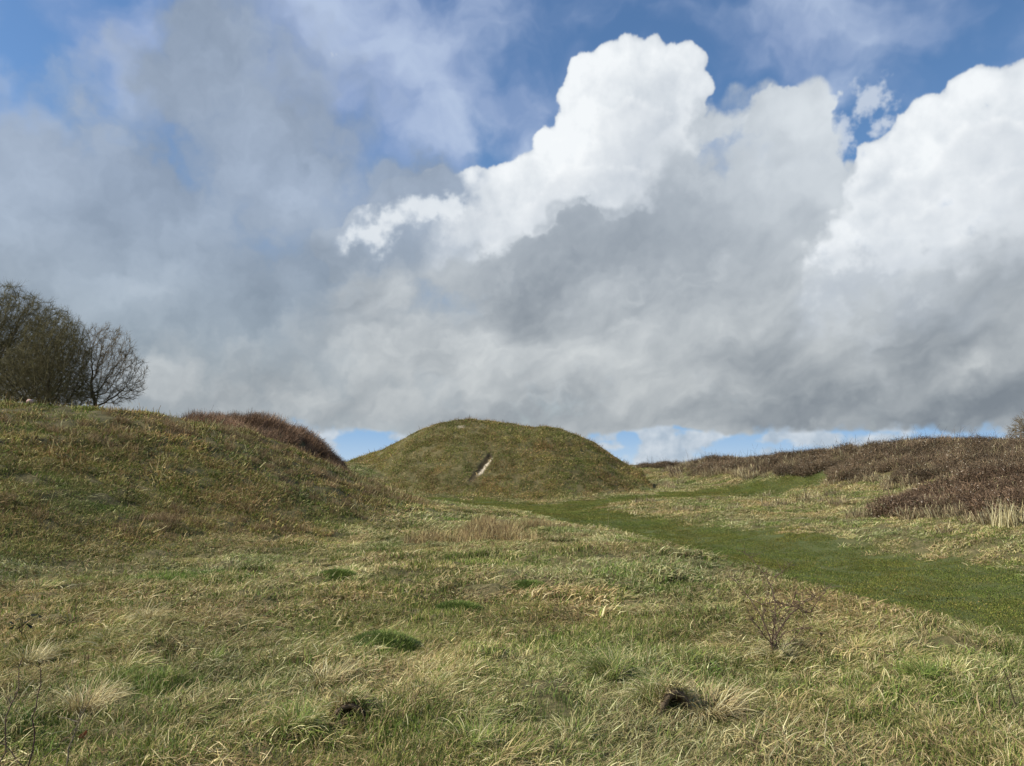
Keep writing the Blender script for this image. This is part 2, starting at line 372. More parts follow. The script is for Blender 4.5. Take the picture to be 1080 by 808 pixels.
# the mound: its skyline and its foot line give the shape
MYC = 72.0
_ms = np.array([at(px, py, MYC)[0::2] for px, py in ((336, 496), (352, 490), (370, 487), (386, 482), (402, 477), (420, 469), (440, 459), (458, 451), (480, 446), (498, 444.4), (520, 446), (540, 448.5), (553, 451.6), (562, 452.8), (574, 451.8), (590, 454.2), (604, 459.5), (620, 466), (633, 474), (646, 483), (658, 491), (676, 500))])
_mf = np.array([(at(px, 489, 60)[0] * 1.0, Y) for px, Y in ((330, 68), (380, 63), (430, 60), (480, 58.6), (530, 58.2), (580, 58.6), (630, 60), (670, 62.5), (710, 67))])
def mound_h(x, y):
    s = np.interp(x, _ms[:, 0], _ms[:, 1], left=-6, right=-6)
    yf = np.interp(x * 60 / MYC, _mf[:, 0], _mf[:, 1])
    W = np.maximum(MYC - yf, 2.5)
    t = np.abs(y - MYC) / W
    t = np.where(y > MYC, np.abs(y - MYC) / (W * 1.15), t)
    top = .16
    g = 1 - sst((t - top) / (1.08 - top), -.10, 1.06) * 1.0
    g = .55 * g + .45 * np.clip(1 - (t - top) / (1.06 - top), 0, 1)
    g = np.where(t < top, 1.0, np.minimum(1, g / (1 - sst(np.array(0.0), -.10, 1.06))))
    foot = -1.3
    # worn ledge and spurs on the face
    hh = foot + (s - foot) * g
    ang = (x - at(515, 489, MYC)[0])
    hh = hh + .22 * np.exp(-((ang - 4.2) / 1.6) ** 2) * np.exp(-((t - .62) / .25) ** 2) - .20 * np.exp(-((ang - 0.6 + 2.2 * (t - .4)) / .9) ** 2) * np.exp(-((t - .5) / .4) ** 2)
    return np.where(t < 1.25, hh, -6)

# chalk scar: a short trench down the mound's face
def _hit(px, py, hf, y0=3.0, y1=110.0):
    r = ray(px, py); r = r / r[1]
    ys = np.geomspace(y0, y1, 1500)
    z = CAMZ + r[2] * ys; g = hf(r[0] * ys, ys)
    k = np.argmax(z < g)
    if z[k] >= g[k]: return None
    return float(r[0] * ys[k]), float(ys[k]), float(g[k])
def raw_h(x, y):
    b = base_h(x, y); m = mound_h(x, y)
    h = np.clip(.5 + .5 * (m - b) / .35, 0, 1)
    return b * (1 - h) + m * h + .35 * h * (1 - h)
SC_A = _hit(517, 482, raw_h); SC_B = _hit(497, 508, raw_h)

def seg_dist(x, y, a, b):
    ax, ay = a; bx, by = b; dx, dy = bx - ax, by - ay
    t = np.clip(((x - ax) * dx + (y - ay) * dy) / (dx * dx + dy * dy), 0, 1)
    return np.hypot(x - ax - t * dx, y - ay - t * dy), t, ((x - ax) * dy - (y - ay) * dx) / math.hypot(dx, dy)

# mown green way along the floor, round the front of the mound, and a thin branch to the right
WAY = [(17.0, 0, 5.6), (14.0, 8, 6.0), (11.4, 15.5, 6.0), (11.2, 22, 5.1), (8.9, 31, 4.9), (7.2, 36, 4.2), (5.1, 42.5, 3.4), (2.4, 50.5, 3.6), (-1.0, 53.4, 3.7), (-5.6, 55.4, 3.2), (-9.0, 57.4, 2.3), (-11.5, 60.0, 1.0)]
BRANCH = [(3.0, 52, 2.2), (8.0, 56.5, 2.4), (13, 58.6, 2.3), (18.5, 58.8, 2.1), (25, 57.5, 1.5)]
def way_mask(x, y):
    m = None
    for L in (WAY, BRANCH):
        for p, q in zip(L[:-1], L[1:]):
            d, t, s = seg_dist(x, y, p[:2], q[:2])
            v = (p[2] * (1 - t) + q[2] * t) - d
            m = v if m is None else np.maximum(m, v)
    n = fbm(x * .35, y * .35, 5, .65, 201) * 1.5
    return sst(m + n, -1.2, .9)

def regions(x, y, bm=None):
    """soft masks: way, mound, bank, far"""
    wy = way_mask(x, y)
    b, m = bm if bm else (base_h(x, y), mound_h(x, y))
    mo = sst(m - b, -.25, .35) * (1 - wy)
    # left bank: up-slope side of the foot line
    foot = np.array([(-30, 9.0), (-13, 10.8), (-8.1, 12.0), (-7.2, 13.4), (-6.0, 15.4), (-4.8, 18.6), (-3.1, 22.5), (-2.6, 27), (-4, 34), (-12, 44)])
    xf = np.interp(y, foot[:, 1], foot[:, 0], left=-60)
    bk = sst(xf - x + fbm(x * .8, y * .8, 3, .5, 207) * .8, -.5, .7) * (y < 60) * (1 - mo)
    return wy, mo, bk

def height(x, y):
    x = np.asarray(x, float); y = np.asarray(y, float)
    b = base_h(x, y); m = mound_h(x, y)
    h = np.clip(.5 + .5 * (m - b) / .35, 0, 1)
    z = b * (1 - h) + m * h + .35 * h * (1 - h)
    wy, mo, bk = R3 = regions(x, y, (b, m))
    r = np.hypot(x, y)
    rough = (1 - wy) * (1 - sst(r, 90, 130))
    z = z + fbm(x * .28, y * .28, 3, .5, 211) * .10 * rough
    z = z + fbm(x * .9, y * .9, 4, .55, 221) * .095 * rough * (1 - .35 * mo)
    tus = np.maximum(fbm(x * 2.1, y * 2.1, 2, .5, 231), 0)
    z = z + tus * .12 * rough * (1 - .5 * mo)
    # stock-worn terraces on the steep faces
    z = z + (np.abs(perlin(x * .25, z * 2.6, 241)) * .10) * bk + (np.abs(perlin(x * .30, z * 2.2, 243)) * .10) * mo
    z = z + fbm(x * .22, y * .22, 2, .5, 251) * .05 * wy
    d, t, s = seg_dist(x, y, SC_A[:2], SC_B[:2])
    d = d + .12 * fbm(x * 2.2, y * 2.2, 3, .5, 271)
    z = z - .22 * sst(d, .34, .08) * (.30 + .70 * sst(t, 1.0, .35))
    return z, R3

# ------------------------------------------------------------------ material helpers
def new_mat(name):
    m = bpy.data.materials.new(name); m.use_nodes = True
    nt = m.node_tree; bs = nt.nodes['Principled BSDF']
    bs.inputs['Roughness'].default_value = 0.85
    bs.inputs['Specular IOR Level'].default_value = 0.2
    return m, nt, bs
def N_(nt, t, **k):
    n = nt.nodes.new(t)
    for a, v in k.items(): setattr(n, a, v)
    return n
def ramp(nt, fac, stops):
    r = nt.nodes.new('ShaderNodeValToRGB')
    while len(r.color_ramp.elements) < len(stops): r.color_ramp.elements.new(0.5)
    for e, (p, c) in zip(r.color_ramp.elements, stops): e.position = p; e.color = (*c, 1)
    nt.links.new(fac, r.inputs['Fac']); return r.outputs['Color']
def nz(nt, vec, scale, detail=4, rough=.55, dist=0):
    n = nt.nodes.new('ShaderNodeTexNoise'); n.inputs['Scale'].default_value = scale
    n.inputs['Detail'].default_value = detail; n.inputs['Roughness'].default_value = rough; n.inputs['Distortion'].default_value = dist
    nt.links.new(vec, n.inputs['Vector']); return n.outputs['Fac']
def mixn(nt, f, a, b, blend='MIX'):
    n = nt.nodes.new('ShaderNodeMix'); n.data_type = 'RGBA'; n.blend_type = blend
    for i, v in ((0, f), (6, a), (7, b)):
        if hasattr(v, 'is_linked'): nt.links.new(v, n.inputs[i])
        elif i == 0: n.inputs[0].default_value = v
        else: n.inputs[i].default_value = (*v, 1)
    return n.outputs[2]

STRAW = (.30, .235, .115); STRAW_D = (.17, .125, .062); GREEN = (.062, .098, .022); GREEN_D = (.030, .052, .014)
OLIVE = (.105, .105, .035); EARTH = (.050, .036, .022); CHALK = (.62, .57, .46)

def ground_material():
    m, nt, bs = new_mat('turf')
    g = N_(nt, 'ShaderNodeNewGeometry'); pos = g.outputs['Position']
    at_ = N_(nt, 'ShaderNodeAttribute', attribute_name='kind_mask')         # r way, g mound, b bank
    sp = N_(nt, 'ShaderNodeSeparateColor'); nt.links.new(at_.outputs['Color'], sp.inputs[0])
    at2 = N_(nt, 'ShaderNodeAttribute', attribute_name='soil_mask')         # r chalk, g earth, b brown
    sp2 = N_(nt, 'ShaderNodeSeparateColor'); nt.links.new(at2.outputs['Color'], sp2.inputs[0])
    n1 = nz(nt, pos, 1.3, 8, .65); n2 = nz(nt, pos, 9.0, 6, .7); n3 = nz(nt, pos, .35, 3, .5)
    rough_c = ramp(nt, n1, [(.34, (.045, .046, .020)), (.46, (.095, .092, .038)), (.56, (.150, .125, .062)), (.70, (.21, .17, .09))])
    rough_c = mixn(nt, .55, rough_c, ramp(nt, n2, [(.35, (.03, .034, .014)), (.5, (.105, .096, .043)), (.68, (.26, .21, .12))]))
    way_c = mixn(nt, .45, ramp(nt, n1, [(.3, (.055, .072, .020)), (.55, (.092, .106, .032)), (.75, (.15, .135, .060))]), ramp(nt, n2, [(.3, (.034, .050, .013)), (.7, (.098, .118, .036))]))
    bank_c = ramp(nt, n1, [(.32, (.040, .040, .018)), (.5, (.098, .088, .040)), (.7, (.165, .138, .068))])
    c = mixn(nt, sp.outputs[2], rough_c, bank_c)
    c = mixn(nt, sp.outputs[1], c, mixn(nt, .5, rough_c, bank_c))
    c = mixn(nt, 1.0, c, (1.0, 1.0, .92), 'MULTIPLY')
    c = mixn(nt, sp.outputs[0], c, way_c)
    c = mixn(nt, sp2.outputs[2], c, (.055, .040, .024))
    c = mixn(nt, sp2.outputs[1], c, EARTH)
    c = mixn(nt, sp2.outputs[0], c, ramp(nt, n2, [(.3, (.26, .22, .16)), (.6, (.50, .45, .35))]))
    nt.links.new(c, bs.inputs['Base Color'])
    b = N_(nt, 'ShaderNodeBump'); b.inputs['Strength'].default_value = .7; b.inputs['Distance'].default_value = .05
    nt.links.new(nz(nt, pos, 16, 5, .7), b.inputs['Height']); nt.links.new(b.outputs[0], bs.inputs['Normal'])
    return m
TURF = ground_material()

def build_terrain():
    tx = np.arange(-2.22, 2.221, .0068); xs = 20 * np.sinh(tx)
    ty = np.arange(-.62, 2.36, .0068); ys = 20 * np.sinh(ty)
    fine_x = np.arange(SC_A[0] - 2.2, SC_A[0] + 1.3, .11); fine_y = np.arange(SC_B[1] - 1.0, SC_A[1] + 1.6, .11)
    xs = np.concatenate([xs[xs < fine_x[0] - .05], fine_x, xs[xs > fine_x[-1] + .05]]); ys = np.concatenate([ys[ys < fine_y[0] - .05], fine_y, ys[ys > fine_y[-1] + .05]])
    ext = np.array([6, 14, 26, 44, 80, 150, 300, 700, 1500, 3000, 5000.])
    xs = np.concatenate([xs[0] - ext[::-1], xs, xs[-1] + ext]); ys = np.concatenate([ys[0] - ext[::-1], ys, ys[-1] + ext])
    X, Y = np.meshgrid(xs, ys); Z = np.empty_like(X)
    Z, (wy, mo, bk) = height(X, Y)
    ny, nx = X.shape
    gz_y, gz_x = np.gradient(Z, ys, xs)
    NR = np.stack([-gz_x, -gz_y, np.ones_like(Z)], -1); NR /= np.linalg.norm(NR, axis=-1, keepdims=True)
    d, t, s = seg_dist(X, Y, SC_A[:2], SC_B[:2])
    sg = (X - (SC_A[0] + (SC_B[0] - SC_A[0]) * t))
    chalk = sst(d, .48, .30) * sst(t, .84, .60) * sst(t, .03, .10) * sst(sg + .12 * fbm(X * 3, Y * 3, 3, .5, 281), -.02, .10)
    d2, t2, s2_ = seg_dist(X, Y, _hit(478, 452.0, raw_h)[:2], _hit(489, 449.6, raw_h)[:2])
    chalk = np.maximum(chalk, sst(d2, .28, .08) * sst(fbm(X * 1.5, Y * 1.5, 3, .5, 261), -.1, .3))
    earth = sst(d, .36, .2) * .7
    dd, _, _ = seg_dist(X, Y, _hit(452, 523, raw_h)[:2], _hit(492, 526.5, raw_h)[:2])
    brown = sst(dd, 1.0, .2) * .7 * wy
    KM = np.stack([wy, mo, bk, np.ones_like(wy)], -1); SM = np.stack([chalk, earth, brown, np.ones_like(wy)], -1)
    co = np.stack([X, Y, Z], -1).reshape(-1, 3)
    i, j = np.meshgrid(np.arange(nx - 1), np.arange(ny - 1)); v = (j * nx + i)
    F_ = np.stack([v, v + 1, v + nx + 1, v + nx], -1).reshape(-1, 4)
    cx = .25 * sum(np.roll(np.roll(a, -p, 0), -q, 1) for a in (wy,) for p in (0, 1) for q in (0, 1))[:-1, :-1].ravel()
    mm = mo[:-1, :-1].ravel(); bb = bk[:-1, :-1].ravel()
    lab = np.where(cx > .5, 1, np.where(mm > .5, 2, np.where(bb > .5, 3, 0)))
    for k, nm in enumerate(('ground', 'path', 'mound', 'hill')):
        f = F_[lab == k]; used, inv = np.unique(f, return_inverse=True); f = inv.reshape(-1, 4)
        me = bpy.data.meshes.new(nm)
        me.vertices.add(len(used)); me.vertices.foreach_set('co', co[used].astype(np.float32).ravel())
        me.loops.add(f.size); me.loops.foreach_set('vertex_index', f.astype(np.int32).ravel())
        me.polygons.add(len(f)); me.polygons.foreach_set('loop_start', (np.arange(len(f)) * 4).astype(np.int32))
        me.update(calc_edges=True)
        me.polygons.foreach_set('use_smooth', np.ones(len(f), bool))
        for an, A in (('kind_mask', KM), ('soil_mask', SM)):
            a = me.attributes.new(an, 'FLOAT_COLOR', 'POINT'); a.data.foreach_set('color', A.reshape(-1, 4)[used].astype(np.float32).ravel())
        me.normals_split_custom_set_from_vertices(NR.reshape(-1, 3)[used].tolist())
        me.materials.append(TURF)
        o = bpy.data.objects.new(nm, me); scene.collection.objects.link(o); o['kind'] = 'structure'
    return xs, ys, Z, (wy, mo, bk)
_gx, _gy, _GZ, (_WYT, _MOT, _BKT) = build_terrain()
def gz(x, y):
    """height of the ground sheet itself, from its own grid"""
    x = np.asarray(x, float); y = np.asarray(y, float)
    i = np.clip(np.searchsorted(_gx, x) - 1, 0, len(_gx) - 2); j = np.clip(np.searchsorted(_gy, y) - 1, 0, len(_gy) - 2)
    fu = np.clip((x - _gx[i]) / (_gx[i + 1] - _gx[i]), 0, 1); fv = np.clip((y - _gy[j]) / (_gy[j + 1] - _gy[j]), 0, 1)
    return (_GZ[j, i] * (1 - fu) + _GZ[j, i + 1] * fu) * (1 - fv) + (_GZ[j + 1, i] * (1 - fu) + _GZ[j + 1, i + 1] * fu) * fv
def hit(px, py, y0=2.5, y1=110.0): return _hit(px, py, gz, y0, y1)

# ================================================================== grass and thickets (uncountable growth: scattered clumps of real blades)
def tagged(o, label=None, cat=None, group=None, kind=None):
    if label: o['label'] = label
    if cat: o['category'] = cat
    if group: o['group'] = group
    if kind: o['kind'] = kind
    return o

def leaf_material(name, transl=.25, rough=.75, tint=True):
    m, nt, bs = new_mat(name)
    bs.inputs['Roughness'].default_value = rough
    a = N_(nt, 'ShaderNodeAttribute', attribute_name='col'); c = a.outputs['Color']
    if tint:
        t = N_(nt, 'ShaderNodeAttribute', attribute_name='tint', attribute_type='INSTANCER')
        c = mixn(nt, 1.0, c, t.outputs['Color'], 'MULTIPLY')
    nt.links.new(c, bs.inputs['Base Color'])
    if transl:
        tr = N_(nt, 'ShaderNodeBsdfTranslucent'); nt.links.new(c, tr.inputs['Color'])
        mx = N_(nt, 'ShaderNodeMixShader'); mx.inputs[0].default_value = transl
        nt.links.new(bs.outputs[0], mx.inputs[1]); nt.links.new(tr.outputs[0], mx.inputs[2])
        nt.links.new(mx.outputs[0], nt.nodes['Material Output'].inputs['Surface'])
    return m
M_BLADE = leaf_material('grass_blades')
M_CANE = leaf_material('bramble_canes', .08)
M_SOLO = leaf_material('dry_stems', .15, tint=False)

def mesh_from(name, V, Fq, C, mat, smooth=True):
    """V verts, Fq quads (n,4) or list of arrays, C per-vertex colour"""
    me = bpy.data.meshes.new(name)
    V = np.asarray(V, np.float32); Fq = np.asarray(Fq, np.int32)
    me.vertices.add(len(V)); me.vertices.foreach_set('co', V.ravel())
    me.loops.add(Fq.size); me.loops.foreach_set('vertex_index', Fq.ravel())
    me.polygons.add(len(Fq)); me.polygons.foreach_set('loop_start', (np.arange(len(Fq)) * Fq.shape[1]).astype(np.int32))
    me.update(calc_edges=True)
    if smooth: me.polygons.foreach_set('use_smooth', np.ones(len(Fq), bool))
    if C is not None:
        a = me.attributes.new('col', 'FLOAT_COLOR', 'POINT')
        a.data.foreach_set('color', np.hstack([np.asarray(C, np.float32), np.ones((len(C), 1), np.float32)]).ravel())
    me.materials.append(mat)
    return me

def ribbons(rng, root, az, L, wd, e0, bend, seg=4, col=None, col2=None, twist=.6, curl=0.0, taper=1.0):
    """n curved blades. root (n,3); az heading; e0 start elevation; bend total droop (radians)"""
    n = len(root); P = root.astype(float).copy(); h = az.copy(); e = e0.copy()
    V = np.zeros((n, seg + 1, 2, 3)); C = np.zeros((n, seg + 1, 2, 3))
    tw = rng.normal(0, twist, n)
    for k in range(seg + 1):
        t = k / seg
        w = wd * (1 - t ** 1.6 * taper) * .5 + .0004
        side = np.stack([-np.sin(h) * np.cos(tw), np.cos(h) * np.cos(tw), np.sin(tw)], -1)
        V[:, k, 0] = P - side * w[:, None]; V[:, k, 1] = P + side * w[:, None]
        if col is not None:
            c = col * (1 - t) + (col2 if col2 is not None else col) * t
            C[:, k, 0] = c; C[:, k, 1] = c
        d = np.stack([np.cos(e) * np.cos(h), np.cos(e) * np.sin(h), np.sin(e)], -1)
        P = P + d * (L / seg)[:, None]
        if root[0, 2] < -.2 or root[0, 2] > .2: floor_ = root[:, 2]
        else: floor_ = 0.0
        e = e - bend / seg * (0.6 + .8 * t); h = h + curl * rng.normal(0, .35, n)
        P[:, 2] = np.maximum(P[:, 2], floor_ + .008 + .004 * rng.rand(n))
    idx = np.arange(n * (seg + 1) * 2).reshape(n, seg + 1, 2)
    Fq = np.stack([idx[:, :-1, 0], idx[:, :-1, 1], idx[:, 1:, 1], idx[:, 1:, 0]], -1).reshape(-1, 4)
    return V.reshape(-1, 3), Fq, C.reshape(-1, 3)
def merge(parts):
    V, Fs, C, o = [], [], [], 0
    for v, f, c in parts:
        V.append(v); Fs.append(f + o); C.append(c); o += len(v)
    return np.concatenate(V), np.concatenate(Fs), np.concatenate(C)

PAL = dict(pale=(.62, .57, .345), straw=(.47, .405, .205), tan=(.355, .275, .150), brown=(.185, .128, .072), olive=(.235, .242, .082),
           green=(.120, .180, .040), dark=(.068, .104, .028), lime=(.22, .28, .060))
def pick(rng, n, mixd):
    ks = list(mixd); p = np.array([mixd[k] for k in ks], float); p /= p.sum()
    c = np.array([PAL[k] for k in ks])[rng.choice(len(ks), n, p=p)]
    return c * np.exp(rng.normal(0, .16, (n, 1)))
def disc(rng, n, r):
    a = rng.rand(n) * 2 * np.pi; q = np.sqrt(rng.rand(n)) * r
    return np.stack([np.cos(a) * q, np.sin(a) * q, np.full(n, -.02)], -1)

MATM = dict(pale=2.2, straw=3.6, tan=3.0, brown=1.8, olive=1.3, green=.6)
MIXM = dict(pale=1.2, straw=2.6, tan=2.0, brown=1.3, olive=2.4, green=1.8, lime=.5, dark=.5)
GRNM = dict(green=4, olive=2.8, dark=.8, lime=1.2, straw=.8, tan=.5, pale=.2)
BNKM = dict(olive=4, green=2.2, tan=1.8, brown=1.3, straw=1.3, pale=.3, dark=.8, lime=.3)
LAWN = dict(green=5, olive=1.6, lime=.6, dark=2.2, tan=.18)

def clump(kind, seed, wmul=1.0, nmul=1.0, lmul=1.0):
    rng = np.random.RandomState(seed)
    def U(a, b, n): return a + (b - a) * rng.rand(n)
    if kind == 'mat':           # dead straw combed over one way
        n = int(170 * nmul); c = pick(rng, n, MATM)
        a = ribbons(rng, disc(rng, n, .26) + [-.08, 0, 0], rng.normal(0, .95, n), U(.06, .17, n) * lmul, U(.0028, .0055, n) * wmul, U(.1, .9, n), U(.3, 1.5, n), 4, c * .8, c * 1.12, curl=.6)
        n = int(80 * nmul); c = pick(rng, n, GRNM)
        b = ribbons(rng, disc(rng, n, .3), U(0, 6.28, n), U(.03, .09, n) * lmul, U(.003, .005, n) * wmul, U(.7, 1.5, n), U(.1, 1.0, n), 3, c, c * 1.1)
        return merge([a, b])
    if kind == 'mix':
        n = int(150 * nmul); c = pick(rng, n, MIXM)
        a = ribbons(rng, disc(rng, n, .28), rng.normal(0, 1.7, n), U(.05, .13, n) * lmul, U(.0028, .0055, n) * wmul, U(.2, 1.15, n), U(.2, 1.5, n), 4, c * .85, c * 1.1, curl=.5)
        n = int(90 * nmul); c = pick(rng, n, GRNM)
        b = ribbons(rng, disc(rng, n, .3), U(0, 6.28, n), U(.03, .075, n) * lmul, U(.003, .005, n) * wmul, U(.7, 1.5, n), U(.1, 1.0, n), 3, c, c * 1.1)
        return merge([a, b])
    if kind == 'green':
        n = int(300 * nmul); c = pick(rng, n, GRNM)
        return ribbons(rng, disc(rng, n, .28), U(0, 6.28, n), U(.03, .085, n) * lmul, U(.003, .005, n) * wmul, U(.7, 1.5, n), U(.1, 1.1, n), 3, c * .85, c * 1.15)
    if kind == 'tuft':          # arching tussock leaning with the wind
        n = int(210 * nmul); c = pick(rng, n, dict(pale=2, straw=3, tan=1.4, olive=2.2, green=2.4, lime=.5)); r = disc(rng, n, .09)
        az = np.arctan2(r[:, 1], r[:, 0] + .05) * .75 + rng.normal(0, .35, n)
        a = ribbons(rng, r, az, U(.08, .20, n) * lmul, U(.0025, .005, n) * wmul, U(.4, 1.25, n), U(.8, 2.3, n), 5, c * .8, c * 1.15, curl=.3)
        n = int(60 * nmul); c = pick(rng, n, GRNM)
        b = ribbons(rng, disc(rng, n, .28), U(0, 6.28, n), U(.03, .085, n) * lmul, U(.003, .005, n) * wmul, U(.7, 1.5, n), U(.1, 1.0, n), 3, c, c * 1.1)
        return merge([a, b])
    if kind == 'bank':          # short grazed growth with dead stalks
        n = int(230 * nmul); c = pick(rng, n, BNKM)
        a = ribbons(rng, disc(rng, n, .3), U(0, 6.28, n), U(.04, .11, n) * lmul, U(.003, .006, n) * wmul, U(.3, 1.4, n), U(.1, 1.5, n), 3, c * .85, c * 1.1, curl=.5)
        n = int(26 * nmul); c = pick(rng, n, dict(brown=3, tan=2, pale=.6))
        b = ribbons(rng, disc(rng, n, .3), U(0, 6.28, n), U(.10, .22, n) * lmul, U(.002, .0035, n) * wmul, U(.1, 1.3, n), U(-.2, .5, n), 3, c, c, taper=.4, curl=1.0)
        return merge([a, b])
    if kind == 'lawn':
        n = int(420 * nmul); c = pick(rng, n, LAWN)
        return ribbons(rng, disc(rng, n, .34), U(0, 6.28, n), U(.015, .04, n) * lmul, U(.003, .005, n) * wmul, U(.5, 1.4, n), U(.1, 1.2, n), 2, c * .9, c * 1.1)
    if kind == 'weeds':         # dead upright stems
        n = int(120 * nmul); c = pick(rng, n, dict(brown=2.6, tan=3, straw=1.8, pale=.4)) * [.92, .96, 1.06]
        return ribbons(rng, disc(rng, n, .34), U(0, 6.28, n), U(.18, .48, n) * lmul, U(.003, .006, n) * wmul, U(.8, 1.5, n), U(-.1, .9, n), 4, c * .9, c * 1.1, taper=.6, curl=.8)
    if kind in ('bramble', 'redthicket'):
        red = kind == 'redthicket'
        parts = []
        n = int((230 if red else 170) * nmul)
        base = np.array((.205, .135, .088)) if red else np.array((.108, .079, .049))
        c = base * np.exp(rng.normal(0, .5, (n, 1)))
        k = rng.rand(n) < (.22 if red else .13); c[k] = np.array((.24, .17, .10)) * np.exp(rng.normal(0, .2, (k.sum(), 1)))
        parts.append(ribbons(rng, disc(rng, n, .75), U(0, 6.28, n), U(.7, 1.35, n) * (.9 if red else 1), U(.009, .017, n) * wmul, U(.95, 1.55, n) if red else U(.7, 1.5, n), U(-.1, .9, n) if red else U(.4, 2.3, n), 6, c, c * 1.05, taper=.6, curl=.9))
        # twiglets and withered leaves along the canes
        n = int((420 if red else 620) * nmul); r = disc(rng, n, .85)
        r[:, 2] = (rng.rand(n) ** .8) * (.95 if red else .78) * np.sqrt(np.clip(1.15 - (r[:, 0] ** 2 + r[:, 1] ** 2) / .8, .05, 1))
        c = (np.array((.24, .158, .100)) if red else np.array((.130, .095, .058))) * np.exp(rng.normal(0, .35, (n, 1)))
        if not red:
            k = rng.rand(n) < .075; c[k] = np.array((.60, .55, .43)) * np.exp(rng.normal(0, .15, (k.sum(), 1)))
            k = rng.rand(n) < .05; c[k] = np.array((.085, .105, .035))
        parts.append(ribbons(rng, r, U(0, 6.28, n), U(.05, .13, n), U(.02, .042, n) * (.5 if red else 1) * min(wmul, 1.3), U(-.5, 1.4, n), U(-.5, .8, n), 2, c, c, twist=1.2))
        return merge(parts)

SOURCES = {}
def source(kind, tier, nvar, wmul, nmul, lmul=1.0, mat=None):
    key = f'{kind}_{tier}'
    col = bpy.data.collections.new(key + '_clumps')
    for v in range(nvar):
        V, Fq, C = clump(kind, 1000 + hash_s(key) + v, wmul, nmul, lmul)
        nm = f'{key}_clump_{v:02d}'
        col.objects.link(bpy.data.objects.new(nm, mesh_from(nm, V, Fq, C, mat or M_BLADE)))
    SOURCES[key] = (col, nvar)
def hash_s(s): return sum(ord(ch) * (i + 3) for i, ch in enumerate(s)) % 900

def scatter_object(name, jobs, label=None, cat=None):
    """jobs: list of (source key, xy (n,2), heading, scale, tint (n,3), tilt follow 0..1, sink). One object; one modifier per source."""
    pts, att = [], []
    keys = []
    for key, xy, hd, sc, tint, sink in jobs:
        if len(xy) == 0: continue
        if key not in keys: keys.append(key)
        x, y = xy[:, 0], xy[:, 1]; z = gz(x, y) - sink
        e = .25
        gx = (gz(x + e, y) - gz(x - e, y)) / (2 * e); gy = (gz(x, y + e) - gz(x, y - e)) / (2 * e)
        # rotation = tilt to the slope after turning to the heading
        nrm = np.stack([-gx, -gy, np.ones_like(gx)], -1); nrm /= np.linalg.norm(nrm, axis=1)[:, None]
        ax = np.stack([np.cos(hd), np.sin(hd), np.zeros_like(hd)], -1)
        ax = ax - nrm * (ax * nrm).sum(1)[:, None]; ax /= np.linalg.norm(ax, axis=1)[:, None]
        by = np.cross(nrm, ax)
        R = np.stack([ax, by, nrm], -1)             # columns
        ry = -np.arcsin(np.clip(R[:, 2, 0], -1, 1)); rx = np.arctan2(R[:, 2, 1], R[:, 2, 2]); rz = np.arctan2(R[:, 1, 0], R[:, 0, 0])
        n = len(x); nv = SOURCES[key][1]
        rng = np.random.RandomState(len(x) + 5)
        pts.append(np.stack([x, y, z], -1))
        att.append((np.full(n, keys.index(key)), rng.randint(0, nv, n), np.stack([rx, ry, rz], -1), sc, tint))
    P = np.concatenate(pts)
    me = bpy.data.meshes.new(name); me.vertices.add(len(P)); me.vertices.foreach_set('co', P.astype(np.float32).ravel())
    def A(nm, ty, dom, fld, arr):
        a = me.attributes.new(nm, ty, dom); a.data.foreach_set(fld, arr)
    A('src', 'INT', 'POINT', 'value', np.concatenate([a[0] for a in att]).astype(np.int32))
    A('vid', 'INT', 'POINT', 'value', np.concatenate([a[1] for a in att]).astype(np.int32))
    A('rot', 'FLOAT_VECTOR', 'POINT', 'vector', np.concatenate([a[2] for a in att]).astype(np.float32).ravel())
    A('scl', 'FLOAT', 'POINT', 'value', np.concatenate([a[3] for a in att]).astype(np.float32))
    t = np.concatenate([a[4] for a in att]); t = np.hstack([t, np.ones((len(t), 1))])
    A('tint', 'FLOAT_COLOR', 'POINT', 'color', t.astype(np.float32).ravel())
    o = bpy.data.objects.new(name, me); scene.collection.objects.link(o)
    ng = bpy.data.node_groups.new(name + '_scatter', 'GeometryNodeTree')
    ng.interface.new_socket('Geometry', in_out='INPUT', socket_type='NodeSocketGeometry')
    ng.interface.new_socket('Geometry', in_out='OUTPUT', socket_type='NodeSocketGeometry')
    gi = ng.nodes.new('NodeGroupInput'); go = ng.nodes.new('NodeGroupOutput'); join = ng.nodes.new('GeometryNodeJoinGeometry')
    def named(nm, ty):
        n = ng.nodes.new('GeometryNodeInputNamedAttribute'); n.data_type = ty; n.inputs['Name'].default_value = nm
        return n.outputs['Attribute']
    for k, key in enumerate(keys):
        ci = ng.nodes.new('GeometryNodeCollectionInfo'); ci.inputs['Collection'].default_value = SOURCES[key][0]
        ci.inputs['Separate Children'].default_value = True; ci.inputs['Reset Children'].default_value = True
        iop = ng.nodes.new('GeometryNodeInstanceOnPoints'); iop.inputs['Pick Instance'].default_value = True
        cmp = ng.nodes.new('FunctionNodeCompare'); cmp.data_type = 'INT'; cmp.operation = 'EQUAL'
        ng.links.new(named('src', 'INT'), cmp.inputs[2]); cmp.inputs[3].default_value = k
        ng.links.new(gi.outputs[0], iop.inputs['Points']); ng.links.new(cmp.outputs[0], iop.inputs['Selection'])
        ng.links.new(ci.outputs[0], iop.inputs['Instance']); ng.links.new(named('vid', 'INT'), iop.inputs['Instance Index'])
        ng.links.new(named('rot', 'FLOAT_VECTOR'), iop.inputs['Rotation']); ng.links.new(named('scl', 'FLOAT'), iop.inputs['Scale'])
        ng.links.new(iop.outputs[0], join.inputs[0])
    ng.links.new(join.outputs[0], go.inputs[0])
    md = o.modifiers.new('scatter', 'NODES'); md.node_group = ng
    tagged(o, label, cat, kind='stuff')
    return o

